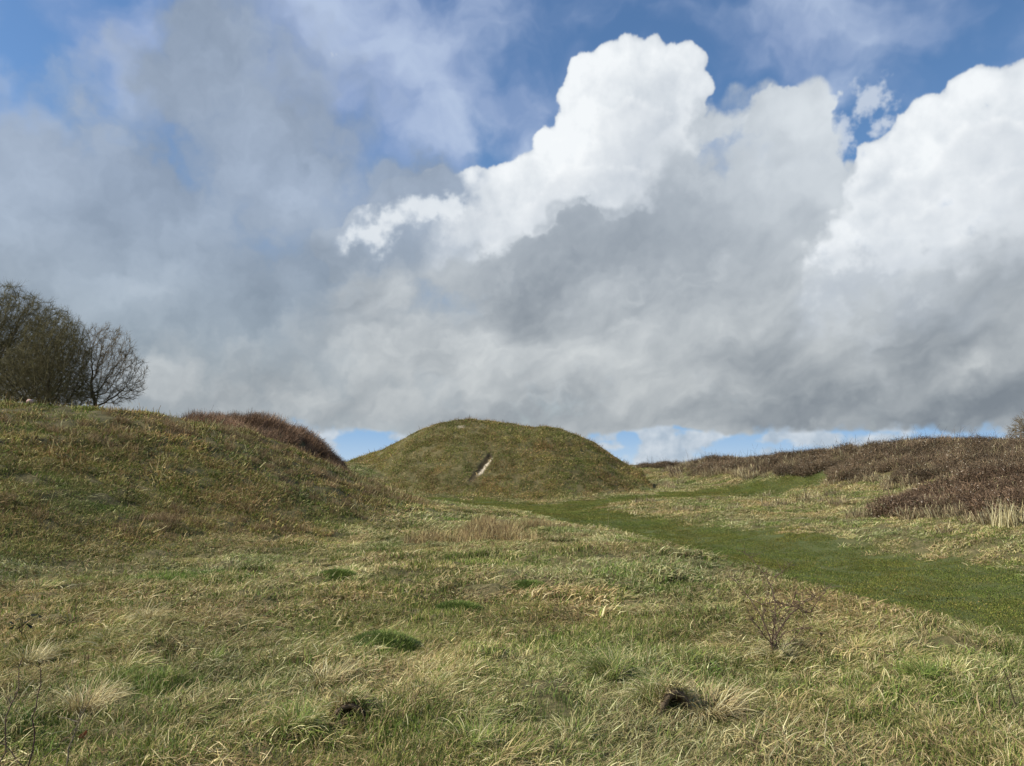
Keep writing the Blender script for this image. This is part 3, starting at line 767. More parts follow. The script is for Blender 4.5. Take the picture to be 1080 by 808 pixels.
for kd, nv in (('mat', 5), ('mix', 5), ('green', 3), ('tuft', 5), ('bank', 4), ('lawn', 2)):
    if kd not in ('lawn', 'bank'): source(kd, 'near', nv, 1.0, 1.35, .88)
    source(kd, 'mid', nv, 2.0, .66, .88)
    if kd != 'tuft': source(kd, 'far', 3, 4.2, .30, 1.15)
    else: source(kd, 'far', 3, 3.8, .28, 1.0)
    if kd != 'tuft': source(kd, 'distant', 4, 4.8, .32, 1.2)
source('weeds', 'mid', 3, 2.6, .8); source('weeds', 'far', 3, 6, .5, 1.3)
source('bramble', 'far', 6, 1.5, 1.0, mat=M_CANE)
source('redthicket', 'far', 5, 1.5, 1.0, mat=M_CANE)

RNG = np.random.RandomState(77)
def project(x, y, z):
    yy = y * math.cos(PITCH) + (z - CAMZ) * math.sin(PITCH); zz = -y * math.sin(PITCH) + (z - CAMZ) * math.cos(PITCH)
    return W0 / 2 + F * x / yy, H0 / 2 - F * zz / yy
def wedge(r0, r1, dens, margin=2.5, slope=.76):
    ymax = r1; area = 0
    n = int(dens * (slope * 2 * ymax + 2 * margin) * (ymax - max(0, r0 * .6)))
    x = (RNG.rand(n) * 2 - 1) * (slope * ymax + margin); y = max(0, r0 * .6) + RNG.rand(n) * (ymax - max(0, r0 * .6))
    r = np.hypot(x, y) * (1 + .08 * RNG.randn(n))
    k = (np.abs(x) < slope * y + margin) & (r > r0) & (r < r1) & (y > .8)
    return np.stack([x[k], y[k]], -1)
def lut(T, x, y):
    i = np.clip(np.searchsorted(_gx, x), 0, len(_gx) - 1); j = np.clip(np.searchsorted(_gy, y), 0, len(_gy) - 1)
    return T[j, i]

# thicket masks (world positions)
def bramble_mask(x, y):
    px, py = project(x, y, gz(x, y))
    foot = np.interp(px, [690, 720, 780, 850, 930, 1000, 1060, 1140], [493.5, 495, 499, 503, 507, 508, 512, 520])
    sky_y = np.interp(px, [690, 730, 790, 850, 930, 1000, 1075, 1200], [86, 78, 68, 62, 57, 54, 52, 50])
    n = fbm(x * .22, y * .22, 4, .55, 301)
    a = sst(foot - py + n * 12 - 1.5, -3, 3) * (y < sky_y + 7) * (y > 30) * (px > 676) * ((y > 76) | (px > 712))
    lo = np.interp(px, [915, 940, 970, 1010, 1080, 1200], [538, 541, 543, 543, 545, 548]); hi = np.interp(px, [915, 940, 970, 1010, 1050, 1080, 1200], [543, 535, 524, 514, 503, 496, 490])
    b = sst(lo - py + n * 10, -2, 3) * sst(py - hi + n * 6, -2, 3) * (px > 915) * (y < 50)
    return a, b
def red_mask(x, y):
    n = fbm(x * .3, y * .3, 4, .55, 311)
    d = np.abs(y - 46 - .12 * (x + 17)) + n * 2.0
    return sst(8.5 - d, 0, 1.5) * sst(-10.4 - x + n * .5, -.6, .5) * sst(x + 19.0 + n * 1.5, -1.5, 4)
_XX, _YY = np.meshgrid(_gx, _gy)
_BA, _BB = bramble_mask(_XX, _YY); _RD = red_mask(_XX, _YY)

def headings(x, y):
    return -.25 + 1.8 * fbm(x * .3, y * .3, 4, .6, 321) * 2 + RNG.normal(0, .7, len(x))
def tints(x, y, kind):
    v = 1 + .42 * fbm(x * .55, y * .55, 4, .6, 331) + .14 * RNG.randn(len(x))
    g = fbm(x * .30, y * .30, 4, .6, 341)
    t = np.stack([v * (1.0 + .26 * g), v, v * (.93 + .02 * g)], -1)
    return np.clip(t, .45, 1.8)

JOBS = {'grass': [], 'lawn': [], 'bank': []}
def fill(r0, r1, dens, tier, scale):
    p = wedge(r0, r1, dens); x, y = p[:, 0], p[:, 1]; n = len(x)
    wy, mo, bk = lut(_WYT, x, y), lut(_MOT, x, y), lut(_BKT, x, y)
    dsc = seg_dist(x, y, SC_A[:2], SC_B[:2])[0]
    ok = (dsc > .42) & (lut(_BA, x, y) < .75) & (lut(_BB, x, y) < .8) & (lut(_RD, x, y) < .8)
    u = RNG.rand(n)
    is_w = ok & (u < wy); is_b = ok & ~is_w & (RNG.rand(n) < np.maximum(mo, bk)); rest = ok & ~is_w & ~is_b
    g = fbm(x * .55, y * .55, 4, .55, 351) + .45 * fbm(x * 1.7, y * 1.7, 2, .5, 361) + .12 * RNG.randn(n)
    far = sst(y, 24, 40)
    hd = headings(x, y); tn = tints(x, y, None)
    def add(grp, key, k, smul=1.0, tm=(1, 1, 1), sink=0.0):
        if k.sum() == 0: return
        sc = scale * smul * np.exp(RNG.normal(0, .2, k.sum()))
        JOBS[grp].append((key, p[k], hd[k], sc, tn[k] * np.array(tm), sink))
    add('lawn', 'lawn_' + (tier if tier != 'near' else 'mid'), is_w, 1.0, (1.12, .93, .90))
    tr = 'mid' if tier == 'near' else tier
    br = fbm(x * .21, y * .21, 4, .6, 355) + .5 * mo * sst(x, 3, 10) * sst(66 - y, -3, 4) + .30 * bk * sst(x + .45 * y, -1, 5) - .22 * bk - .06
    add('bank', 'bank_' + tr, is_b & (g < .32) & (br <= .12), 1.0, (1.06, 1.01, .87))
    add('bank', 'bank_' + tr, is_b & (g < .32) & (br > .12), 1.05, (.95, .87, .80))
    add('bank', 'green_' + tier, is_b & (g >= .32), .9, (.95, .90, .80))
    tk = 'tuft_' + tier if tier != 'distant' else 'mix_distant'
    add('grass', 'mat_' + tier, rest & (g < -.02))
    add('grass', 'mix_' + tier, rest & (g >= -.02) & (g < .28))
    add('grass', 'green_' + tier, rest & (g >= .28))
    k = rest & (RNG.rand(n) < .12) & (g < .3)
    add('grass', tk, k, .85)
fill(0.5, 8.5, 38, 'near', 1.0)
fill(8.2, 21, 19, 'mid', 1.08)
fill(20, 46, 9.0, 'far', 1.15)
fill(44, 104, 7.5, 'distant', 1.35)
print('instances', {k: sum(len(j[1]) for j in v) for k, v in JOBS.items()})
scatter_object('grass', JOBS['grass'], 'rough straw and green grass combed over by wind across the foreground', 'grass')
scatter_object('lawn', JOBS['lawn'], 'short green turf growing along the grassy way', 'turf')
scatter_object('hillside_grass', JOBS['bank'], 'short brown and olive grass on the mound and the left bank', 'grass')

def thicket(name, T, box, dens, key, smin, smax, label, thr=.5, tm=(1, 1, 1), also=None):
    x0, x1, y0, y1 = box; n = int((x1 - x0) * (y1 - y0) * dens)
    x = x0 + RNG.rand(n) * (x1 - x0); y = y0 + RNG.rand(n) * (y1 - y0)
    k = (lut(T, x, y) > RNG.rand(n) * .8 + .1); x, y = x[k], y[k]
    if also is not None: k = also(x, y); x, y = x[k], y[k]
    v = np.exp(.28 * fbm(x * .35, y * .35, 3, .5, 371) * 2 + RNG.normal(0, .14, len(x)))
    sc = smin + (smax - smin) * RNG.rand(len(x)) ** 1.3
    f = fbm(x * .38, y * .38, 3, .55, 381); sc *= np.clip(1 + .55 * f, .45, 1.6)
    k = (f > -.42) | (RNG.rand(len(x)) < .35); x, y, v, sc = x[k], y[k], v[k], sc[k]
    return scatter_object(name, [(key, np.stack([x, y], -1), RNG.rand(len(x)) * 6.28, sc, v[:, None] * np.array(tm), .05)], label, 'brambles')
thicket('bramble_thicket', _BA, (5, 62, 32, 94), 2.1, 'bramble_far', .45, .85, 'dark brown bramble thicket flecked with pale leaves along the skyline bank on the right', also=lambda x, y: np.abs(x) < .8 * y + 2)
thicket('bramble_thicket', _BB, (10, 45, 24, 52), 2.6, 'bramble_far', .55, .95, 'darkest bramble patch spilling down the slope at the right edge', tm=(.95, .88, .9), also=lambda x, y: np.abs(x) < .8 * y + 2)
thicket('thorn_thicket', _RD, (-34, -8, 36, 56), 3.6, 'redthicket_far', .42, .76, 'dull reddish brown leafless thicket covering the bank left of the mound')

def fringe():
    n = 9000; x = 4 + RNG.rand(n) * 55; y = 24 + RNG.rand(n) * 60
    x, y = x[np.abs(x) < .78 * y + 2], y[np.abs(x) < .78 * y + 2]
    def near(T, d): return np.maximum.reduce([lut(T, x + dx, y + dy) for dx, dy in ((d, 0), (-d, 0), (0, d), (0, -d), (d * .7, d * .7), (-d * .7, d * .7))])
    m = np.maximum(np.maximum(near(_BA, 1.0), near(_BB, 1.3)) * (1 - .55 * np.maximum(lut(_BA, x, y), lut(_BB, x, y))), .10 * (fbm(x * .25, y * .25, 3, .5, 391) > .15) * (1 - lut(_WYT, x, y)) * (y > 28) * (x > 8))
    k = (RNG.rand(len(x)) < m * .95) & (lut(_WYT, x, y) < .3); x, y = x[k], y[k]
    v = np.exp(RNG.normal(0, .2, len(x)))[:, None] * np.array((1.0, 1.0, 1.0))
    scatter_object('dead_stalks', [('weeds_far', np.stack([x, y], -1), RNG.rand(len(x)) * 6.28, .75 + .6 * RNG.rand(len(x)), v, 0.02)], 'tan and brown dead stalks standing along the foot of the brambles', 'dead stalks')
    # the reddish patch of dead growth on the nose of the near ground, and thinner drifts on the left bank
    c = hit(515, 566); n = 300
    a = RNG.rand(n) * 6.28; q = RNG.rand(n) ** .6 * 1.2; x = c[0] + np.cos(a) * q * 1.5; y = c[1] + np.sin(a) * q * 2.2
    k = fbm(x * .9, y * .9, 3, .5, 395) + .5 - q * .6 > RNG.rand(n) * .5; x, y = x[k], y[k]; n = len(x)
    v = np.exp(RNG.normal(0, .18, n))[:, None] * np.array((1.05, .98, .82))
    scatter_object('dead_weeds', [('weeds_mid', np.stack([x, y], -1), RNG.rand(n) * 6.28, .5 + .35 * RNG.rand(n), v, 0.02)], 'reddish brown patch of dead weeds on the rise in front of the mound', 'dead weeds')
    n = 2600; x = -24 + RNG.rand(n) * 22; y = 10 + RNG.rand(n) * 22
    f = fbm(x * .33, y * .33, 4, .55, 401); k = (lut(_BKT, x, y) > .5) & (f + .35 * sst(x + .45 * y, -3, 4) > .22); x, y = x[k], y[k]
    v = np.exp(RNG.normal(0, .2, len(x)))[:, None] * np.array((.80, .70, .66))
    scatter_object('dead_weeds', [('weeds_mid', np.stack([x, y], -1), RNG.rand(len(x)) * 6.28, .30 + .3 * RNG.rand(len(x)), v, 0.02)], 'brown drifts of low dead weeds on the face of the left bank', 'dead weeds')
fringe()

def shoots(name, T, box, dens, label, seed, hmin, hmax, col):
    rng = np.random.RandomState(seed); x0, x1, y0, y1 = box; n = int((x1 - x0) * (y1 - y0) * dens)
    x = x0 + rng.rand(n) * (x1 - x0); y = y0 + rng.rand(n) * (y1 - y0); k = lut(T, x, y) > .6; x, y = x[k], y[k]; n = len(x)
    r = np.stack([x, y, gz(x, y)], -1); L = hmin + (hmax - hmin) * rng.rand(n) ** 1.5; c = np.array(col) * np.exp(rng.normal(0, .3, (n, 1)))
    P = ribbons(rng, r, rng.rand(n) * 6.28, L, np.full(n, .022), 1.15 + .4 * rng.rand(n), .1 + 1.3 * rng.rand(n), 7, c, c, taper=.7, curl=.8)
    V, Fq, C = P
    o = bpy.data.objects.new(name, mesh_from(name, V, Fq, C, M_SOLO)); scene.collection.objects.link(o)
    tagged(o, label, 'bramble shoots', kind='stuff')

shoots('bramble_shoots', _BA, (5, 62, 40, 94), 1.2, 'thin arching shoots rising out of the right hand brambles against the sky', 5, .9, 1.8, (.12, .08, .06))
shoots('thorn_shoots', _RD, (-34, -8, 36, 56), 1.0, 'wispy bare shoots rising out of the reddish thicket on the left', 6, .6, 1.15, (.17, .10, .07))

# ================================================================== bare trees: grown towards points in their crown volume
def bark_material(name, base, moss):
    m, nt, bs = new_mat(name)
    g = N_(nt, 'ShaderNodeNewGeometry')
    c = ramp(nt, nz(nt, g.outputs['Position'], 2.2, 5, .6), [(.35, tuple(.6 * v for v in base)), (.55, base), (.72, moss)])
    nt.links.new(c, bs.inputs['Base Color']); bs.inputs['Roughness'].default_value = .9
    b = N_(nt, 'ShaderNodeBump'); b.inputs['Strength'].default_value = .6; b.inputs['Distance'].default_value = .03
    nt.links.new(nz(nt, g.outputs['Position'], 14, 4, .6), b.inputs['Height']); nt.links.new(b.outputs[0], bs.inputs['Normal'])
    return m
M_BARK = bark_material('bark', (.115, .095, .068), (.17, .165, .085))
M_TWIG = bark_material('twig_bark', (.20, .165, .110), (.27, .235, .14))
M_TWIG_D = bark_material('dense_twig_bark', (.150, .135, .068), (.21, .20, .095))

def frusta(A, B, ra, rb, sides):
    """separate tapered tubes between points A and B"""
    A = np.asarray(A, float); B = np.asarray(B, float); d = B - A; L = np.linalg.norm(d, axis=1)[:, None] + 1e-9; d = d / L
    up = np.where(np.abs(d[:, 2:3]) > .9, [[1., 0, 0]], [[0, 0, 1.]])
    u = np.cross(d, up); u /= np.linalg.norm(u, axis=1)[:, None]; v = np.cross(d, u)
    an = np.arange(sides) / sides * 2 * np.pi
    ring = u[:, None] * np.cos(an)[None, :, None] + v[:, None] * np.sin(an)[None, :, None]
    V = np.concatenate([A[:, None] + ring * np.asarray(ra)[:, None, None], (B + d * np.asarray(rb)[:, None] * .3)[:, None] + ring * np.asarray(rb)[:, None, None]], 1)
    n = len(A); base = (np.arange(n) * 2 * sides)[:, None]; i = np.arange(sides)[None]; j = (i + 1) % sides
    Fq = np.stack([base + i, base + j, base + sides + j, base + sides + i], -1).reshape(-1, 4)
    return V.reshape(-1, 3), Fq

def grow(rng, base, top_of_trunk, crown, n_att, step=.34, kill=.6, infl=3.0, lean=(0, 0), max_it=90):
    """crown: list of (cx, cy, cz, rx, ry, rz) relative to base"""
    att = []
    vol = np.array([c[3] * c[4] * c[5] for c in crown]); vol = vol / vol.sum()
    for c, f in zip(crown, vol):
        m = int(n_att * f); q = rng.normal(size=(m, 3)); q /= np.linalg.norm(q, axis=1)[:, None]; q *= (rng.rand(m) ** .42)[:, None]
        att.append(q * [c[3], c[4], c[5]] + [c[0], c[1], c[2]])
    att = np.concatenate(att); att = att[att[:, 2] > .9]
    P = [np.zeros(3)]; par = [-1]
    k = int(top_of_trunk / step)
    for i in range(1, k + 1):
        P.append(P[-1] + np.array([lean[0] * step + rng.normal(0, .02), lean[1] * step + rng.normal(0, .02), step])); par.append(i - 1)
    P = np.array(P); par = np.array(par)
    best = np.full(len(att), 1e9); bi = np.zeros(len(att), int)
    def upd(i0):
        nonlocal best, bi
        d = np.linalg.norm(att[:, None] - P[None, i0:], axis=2); j = d.argmin(1); dm = d[np.arange(len(att)), j]
        k = dm < best; best = np.where(k, dm, best); bi = np.where(k, j + i0, bi)
    upd(0); ii = infl * 2.2
    for it in range(max_it):
        k = best < ii
        if not k.any():
            ii *= 1.3
            if ii > 12: break
            continue
        if it > 4: ii = infl
        nodes, inv = np.unique(bi[k], return_inverse=True)
        d = att[k] - P[bi[k]]; d /= np.linalg.norm(d, axis=1)[:, None]
        D = np.zeros((len(nodes), 3)); np.add.at(D, inv, d)
        D = D / (np.linalg.norm(D, axis=1)[:, None] + 1e-6) + rng.normal(0, .16, D.shape) + [0, 0, .05]
        D /= np.linalg.norm(D, axis=1)[:, None]
        n0 = len(P); P = np.concatenate([P, P[nodes] + D * step]); par = np.concatenate([par, nodes]); upd(n0)
        k = best > kill; att, best, bi = att[k], best[k], bi[k]
        if len(att) == 0 or len(P) > 14000: break
    return P, par

def make_tree(name, label, pos, trunk_h, crown, n_att, seed, tipr=.014, step=.34, kill=.6, infl=3.0, twig_n=4, twig_len=.55, dense=False, lean=(0, 0), group=None, power=2.25):
    rng = np.random.RandomState(seed)
    P, par = grow(rng, pos, trunk_h, crown, n_att, step, kill, infl, lean)
    n = len(P); R = np.zeros(n); ch = np.zeros(n)
    for i in range(n - 1, 0, -1):
        if R[i] == 0: R[i] = tipr ** power
        R[par[i]] += R[i]; ch[par[i]] += 1
    R = R ** (1 / power); R[0] *= 1.25; R[1] *= 1.1
    e = np.arange(1, n); ra = np.minimum(R[par[e]], R[e] * 1.35); rb = R[e]
    root = bpy.data.objects.new(name, None); scene.collection.objects.link(root); root.location = pos
    root.empty_display_size = .3
    tagged(root, label, 'tree', group)
    thick = rb > .042
    tv, tf = frusta(P[par[e]][thick], P[e][thick], ra[thick], rb[thick], 7)
    t = bpy.data.objects.new('trunk', mesh_from('trunk', tv, tf, None, M_BARK)); scene.collection.objects.link(t); t.parent = root
    V, Fq = frusta(P[par[e]][~thick], P[e][~thick], ra[~thick], rb[~thick], 3)
    # fine twigs off every thin shoot
    s = np.where(rb < .040)[0]; idx = np.repeat(e[s], twig_n); m = len(idx)
    d = P[idx] - P[par[idx]]; d /= np.linalg.norm(d, axis=1)[:, None]
    d = d + rng.normal(0, .55, d.shape) + [0, 0, .12]; d /= np.linalg.norm(d, axis=1)[:, None]
    L = twig_len * (.45 + .8 * rng.rand(m)); a = P[par[idx]] + (P[idx] - P[par[idx]]) * rng.rand(m)[:, None]
    mid = a + d * (L * .5)[:, None]; d2 = d + rng.normal(0, .25, d.shape) + [0, 0, .12]; d2 /= np.linalg.norm(d2, axis=1)[:, None]
    tw = tipr * .72
    V2, F2 = frusta(a, mid, np.full(m, tw), np.full(m, tw * .75), 3); V3, F3 = frusta(mid, mid + d2 * (L * .5)[:, None], np.full(m, tw * .75), np.full(m, tw * .3), 3)
    # side sprigs
    k = rng.rand(m) < .8; d3 = d[k] + rng.normal(0, .7, d[k].shape); d3 /= np.linalg.norm(d3, axis=1)[:, None]
    V4, F4 = frusta(mid[k], mid[k] + d3 * (L[k] * .45)[:, None], np.full(k.sum(), tw * .6), np.full(k.sum(), tw * .25), 3)
    VV = np.concatenate([V, V2, V3, V4]); FF = np.concatenate([Fq, F2 + len(V), F3 + len(V) + len(V2), F4 + len(V) + len(V2) + len(V3)])
    c = bpy.data.objects.new('crown', mesh_from('crown', VV, FF, None, M_TWIG_D if dense else M_TWIG)); scene.collection.objects.link(c); c.parent = root
    return root

def px_m(px_, Y): return px_ / F * Y
def tree_pos(px, Y):
    x = at(px, 489, Y)[0]; return (x, Y, float(gz(x, Y)) - .15)
def crown_px(pos, L):
    """crown lobes given as photograph positions at the tree's distance: (px, py, rx px, rz px, depth m)"""
    out = []
    for px, py, rx, rz, dy in L:
        x, y, z = at(px, py, pos[1]); out.append((x - pos[0], dy * .3, z - pos[2], px_m(rx, pos[1]), dy, px_m(rz, pos[1])))
    return out
pA = tree_pos(-24, 62)
make_tree('bare_tree', 'large dense bare tree at the left edge, tallest of the group', pA, 2.2,
          crown_px(pA, [(-14, 352, 62, 60, 5.0), (20, 362, 50, 56, 4.4), (-60, 372, 60, 60, 5), (-20, 396, 80, 40, 5)]), 8500, 11, tipr=.013, kill=.38, infl=2.4, twig_n=6, twig_len=.75, dense=True)
pB = tree_pos(44, 57)
make_tree('bare_tree', 'bushy olive brown bare tree between the tall edge tree and the small round one', pB, 1.0,
          crown_px(pB, [(48, 382, 36, 58, 3.2), (66, 378, 22, 50, 2.4), (30, 400, 46, 44, 3.2), (60, 412, 36, 28, 3)]), 7000, 12, tipr=.0115, kill=.33, infl=2.0, twig_n=6, twig_len=.62, dense=True)
pC = tree_pos(92, 60)
make_tree('bare_tree', 'small open bare tree with a rounded fan of branches, right of the big trees', pC, 2.6,
          crown_px(pC, [(106, 370, 30, 32, 2.6), (126, 392, 24, 26, 2.2), (88, 392, 26, 30, 2.4), (116, 410, 32, 18, 2.4), (84, 414, 22, 12, 2)]), 3200, 17, tipr=.0105, kill=.36, infl=2.0, twig_n=5, twig_len=.52, step=.26)
pD = tree_pos(1108, 92)
make_tree('bare_tree', 'distant bare tree cut off by the right edge above the brambles', pD, 2.2,
          crown_px(pD, [(1106, 450, 30, 18, 3.2), (1086, 459, 18, 12, 2.5), (1120, 444, 30, 18, 3)]), 3200, 14, tipr=.020, kill=.45, infl=2.6, twig_n=6, twig_len=.7)

# ================================================================== single plants and things in the grass
def place_mesh(name, parts, loc, label, cat, group=None, mat=None, rz=0.0):
    V, Fq, C = merge(parts)
    o = bpy.data.objects.new(name, mesh_from(name, V, Fq, C, mat or M_SOLO)); scene.collection.objects.link(o)
    o.location = loc; o.rotation_euler = (0, 0, rz)
    return tagged(o, label, cat, group)
def tube(pts, r0, r1, sides=5, col=(.1, .07, .05)):
    """one continuous tapered tube through points"""
    P = np.asarray(pts, float); n = len(P); T = np.gradient(P, axis=0); T /= np.linalg.norm(T, axis=1)[:, None]
    up = np.array([.3, .9, .1]); u = np.cross(T, up); u /= np.linalg.norm(u, axis=1)[:, None]; v = np.cross(T, u)
    an = np.arange(sides) / sides * 2 * np.pi; r = np.linspace(r0, r1, n)
    V = P[:, None] + (u[:, None] * np.cos(an)[None, :, None] + v[:, None] * np.sin(an)[None, :, None]) * r[:, None, None]
    i = np.arange(n - 1)[:, None] * sides; j = np.arange(sides)[None]; k = (j + 1) % sides
    Fq = np.stack([i + j, i + k, i + sides + k, i + sides + j], -1).reshape(-1, 4)
    return V.reshape(-1, 3), Fq, np.tile(np.array(col, float), (n * sides, 1))
def wobble(rng, a, b, n=8, amp=.04):
    a = np.array(a, float); b = np.array(b, float); L = np.linalg.norm(b - a)
    t = np.linspace(0, 1, n)[:, None]; P = a + (b - a) * t
    w = np.cumsum(rng.normal(0, amp * L / math.sqrt(n), (n, 3)), axis=0); w -= t * w[-1]
    return P + w

# --- leafless thorn shrub on the near right, stems as in the photograph (offsets in photograph pixels from its foot)
def thorn_shrub():
    rng = np.random.RandomState(3); h = hit(816, 692); s = h[1] / F
    col = (.13, .088, .068); parts = []
    def pt(dx, dy, dep=0): return np.array([dx * s, dep, dy * s])
    main = [[(0, 0), (2, 18), (6, 34), (10, 52), (8, 66), (3, 78), (-6, 90), (-14, 100)], [(0, 0), (-3, 20), (-12, 42), (-22, 58), (-32, 72), (-38, 78)],
            [(1, 16), (10, 28), (20, 40), (30, 46), (38, 42), (44, 40), (52, 50), (62, 60), (66, 64)], [(6, 34), (14, 46), (18, 60), (16, 70)],
            [(-2, 12), (-12, 22), (-20, 32), (-28, 40), (-34, 42)], [(-8, 44), (-10, 52), (0, 54), (8, 53)], [(10, 52), (22, 48), (34, 52), (44, 54), (54, 62)],
            [(3, 78), (8, 86), (12, 94)], [(1, 8), (8, 22), (20, 30), (34, 32)], [(0, 10), (-6, 30), (-4, 50), (-6, 62)], [(2, 6), (6, 20), (4, 40), (2, 60)], [(0, 5), (14, 14), (24, 24), (28, 36)]]
    for k, L in enumerate(main):
        dep = rng.normal(0, .12); n = len(L)
        P = [pt(x, y, dep * i / n * 2 + rng.normal(0, .015)) for i, (x, y) in enumerate(L)]
        parts.append(tube(P, .0066 if k < 3 else .0042, .0014, 5, col))
        for i in range(1, n):
            for _ in range(6):
                f = rng.rand(); a = P[i - 1] * (1 - f) + P[i] * f; d = rng.normal(0, 1, 3) + [0, 0, .5]; d /= np.linalg.norm(d)
                b = a + d * rng.uniform(.04, .16); parts.append(tube(wobble(rng, a, b, 4, .12), .0026, .0010, 3, col))
    place_mesh('thorn_shrub', parts, h, 'leafless dark thorn shrub with crooked stems, alone on the near right slope', 'shrub')
thorn_shrub()

# --- standing stalks
def stalk(px, py, top, lean, col, w, label, head=False, seed=0, side=0):
    rng = np.random.RandomState(seed + 40); h = hit(px, py); s = h[1] / F; H = (py - top) * s
    b = np.array([lean * s, rng.normal(0, .03), H])
    parts = [tube(wobble(rng, (0, 0, -.03), b, 9, .05), w, w * .45, 5, col)]
    for _ in range(side):
        f = rng.uniform(.3, .95); a = b * f; d = rng.normal(0, 1, 3) + [0, 0, .8]; d /= np.linalg.norm(d)
        parts.append(tube(wobble(rng, a, a + d * H * .16, 4, .1), w * .5, w * .2, 3, col))
    if head:
        n = 26; r = np.tile(b, (n, 1)) + rng.normal(0, .006, (n, 3)) - [0, 0, .02] * rng.rand(n)[:, None]
        c = np.tile(np.array(col) * 1.1, (n, 1)); parts.append(ribbons(rng, r, rng.rand(n) * 6.28, .02 + .02 * rng.rand(n), np.full(n, .004), rng.uniform(.2, 1.5, n), np.zeros(n), 2, c, c))
    place_mesh('dead_stalk', parts, h, label, 'stalk', 'dead stalks standing in the near grass')
PALEC = (.50, .42, .26); TANC = (.26, .19, .11); DKC = (.07, .05, .04)
stalk(943, 685, 653, -2, PALEC, .004, 'thin pale stalk right of the thorn shrub near the edge of the slope', seed=1)
stalk(1034, 757, 733, 0, (.55, .44, .25), .008, 'short thick straw coloured stub, the stoutest stalk at lower right', seed=2)
stalk(869, 793, 752, 7, (.50, .45, .28), .005, 'pale stalk leaning right near the bottom, below the thorn shrub', seed=3)
stalk(988, 711, 697, 1, PALEC, .004, 'short pale stalk between the thorn shrub and the right edge', seed=4)
stalk(937, 733, 716, 2, TANC, .004, 'small tan stalk beside the little dark hole on the right', seed=5)
stalk(1073, 748, 706, -12, DKC, .004, 'dark crooked stalk leaning left at the right edge', seed=6, side=3)
stalk(1058, 762, 728, -4, DKC, .0035, 'thin dark stalk just left of the crooked one at the right edge', seed=7, side=2)
stalk(207, 652, 622, 1, DKC, .004, 'dark upright stalk beside the brown tuft on the left', seed=8)
stalk(222, 651, 620, 8, DKC, .003, 'dark stalk leaning right over the brown tuft on the left', seed=9)
stalk(864, 683, 668, 0, DKC, .006, 'short dark stub beside the thorn shrub', seed=10, head=True)
stalk(500, 560, 515, 1, (.34, .30, .16), .006, 'tall thin pale stalk in front of the mound, left of the dead weeds', seed=11)
stalk(641, 560, 528, 3, (.34, .30, .16), .005, 'thin pale stalk at the brow right of the dead weeds', seed=12)
stalk(77, 727, 700, -3, PALEC, .003, 'pale stalk with a bent top behind the dark canes at lower left', seed=13, head=True)
stalk(89, 735, 694, 6, TANC, .003, 'tan stalk leaning right in the tussock at lower left', seed=14, head=True)
stalk(680, 712, 655, 4, (.40, .33, .2), .003, 'long thin pale stalk behind the dark hummock', seed=15)

# --- thorny canes rising at the lower left corner
def cane(px, py, top_px, top_py, col, w, label, seed, thorns=22, forks=()):
    rng = np.random.RandomState(seed); h = hit(px, py, 1.2); s = h[1] / F
    b = np.array([(top_px - px) * s, .05, (py - top_py) * s]); P = wobble(rng, (0, 0, -.03), b, 12, .06); parts = [tube(P, w, w * .45, 6, col)]
    for dx, dz, f in forks:
        a = P[int(f * 11)]; parts.append(tube(wobble(rng, a, a + np.array([dx * s, rng.normal(0, .04), dz * s]), 8, .06), w * .6, w * .25, 5, col))
    for _ in range(thorns):
        i = rng.randint(1, 11); a = P[i] + (P[i - 1] - P[i]) * rng.rand(); d = rng.normal(0, 1, 3); d /= np.linalg.norm(d)
        parts.append(tube([a, a + d * w * 1.6, a + d * w * 3.2 + [0, 0, -.002]], w * .4, w * .05, 3, col))
    for _ in range(7):
        i = rng.randint(3, 12) % 12; a = P[i]; d = rng.normal(0, 1, 3) + [0, 0, .4]; d /= np.linalg.norm(d)
        parts.append(tube(wobble(rng, a, a + d * rng.uniform(.03, .09), 4, .1), w * .35, w * .15, 3, col))
    place_mesh('bramble_cane', parts, h, label, 'cane', 'bramble canes in the lower left corner')
cane(2, 826, 9, 706, (.12, .085, .07), .0042, 'tall brown bramble cane at the very left edge of the near grass', 51)
cane(27, 822, 29, 716, (.075, .045, .045), .0040, 'dark purplish bramble cane, second from the left edge', 52)
cane(66, 824, 77, 752, (.20, .17, .12), .0048, 'pale greenish grey cane leaning right, third from the left edge', 53, forks=((-26, 4, .75), (10, 22, .9)))
cane(52, 822, -12, 786, (.085, .06, .05), .0035, 'low dark cane arching left across the bottom corner', 54)
cane(30, 808, 76, 770, (.09, .065, .055), .0030, 'thin dark cane lying nearly level between the upright ones', 55)

# --- dark leafy weed
def leafy_weed():
    rng = np.random.RandomState(5); h = hit(22, 676); s = h[1] / F; parts = [tube(wobble(rng, (0, 0, -.02), (.01, 0, 24 * s), 6, .06), .004, .002, 5, (.06, .05, .035))]
    n = 16; ends = np.array([[rng.normal(0, 7) * s, rng.normal(0, .03), (12 + 14 * rng.rand()) * s] for _ in range(n)])
    for e_ in ends: parts.append(tube(wobble(rng, (0, 0, e_[2] * .55), e_, 5, .06), .0018, .0012, 4, (.05, .045, .03)))
    r = ends
    c = np.tile([.020, .026, .018], (n, 1)) * np.exp(rng.normal(0, .2, (n, 1)))
    parts.append(ribbons(rng, r, rng.rand(n) * 6.28, .045 + .03 * rng.rand(n), np.full(n, .032), rng.uniform(-.2, .8, n), rng.uniform(.2, 1, n), 4, c, c, twist=.4))
    place_mesh('leafy_weed', parts, h, 'weed with clustered blackish leaves by the left edge', 'weed')
leafy_weed()

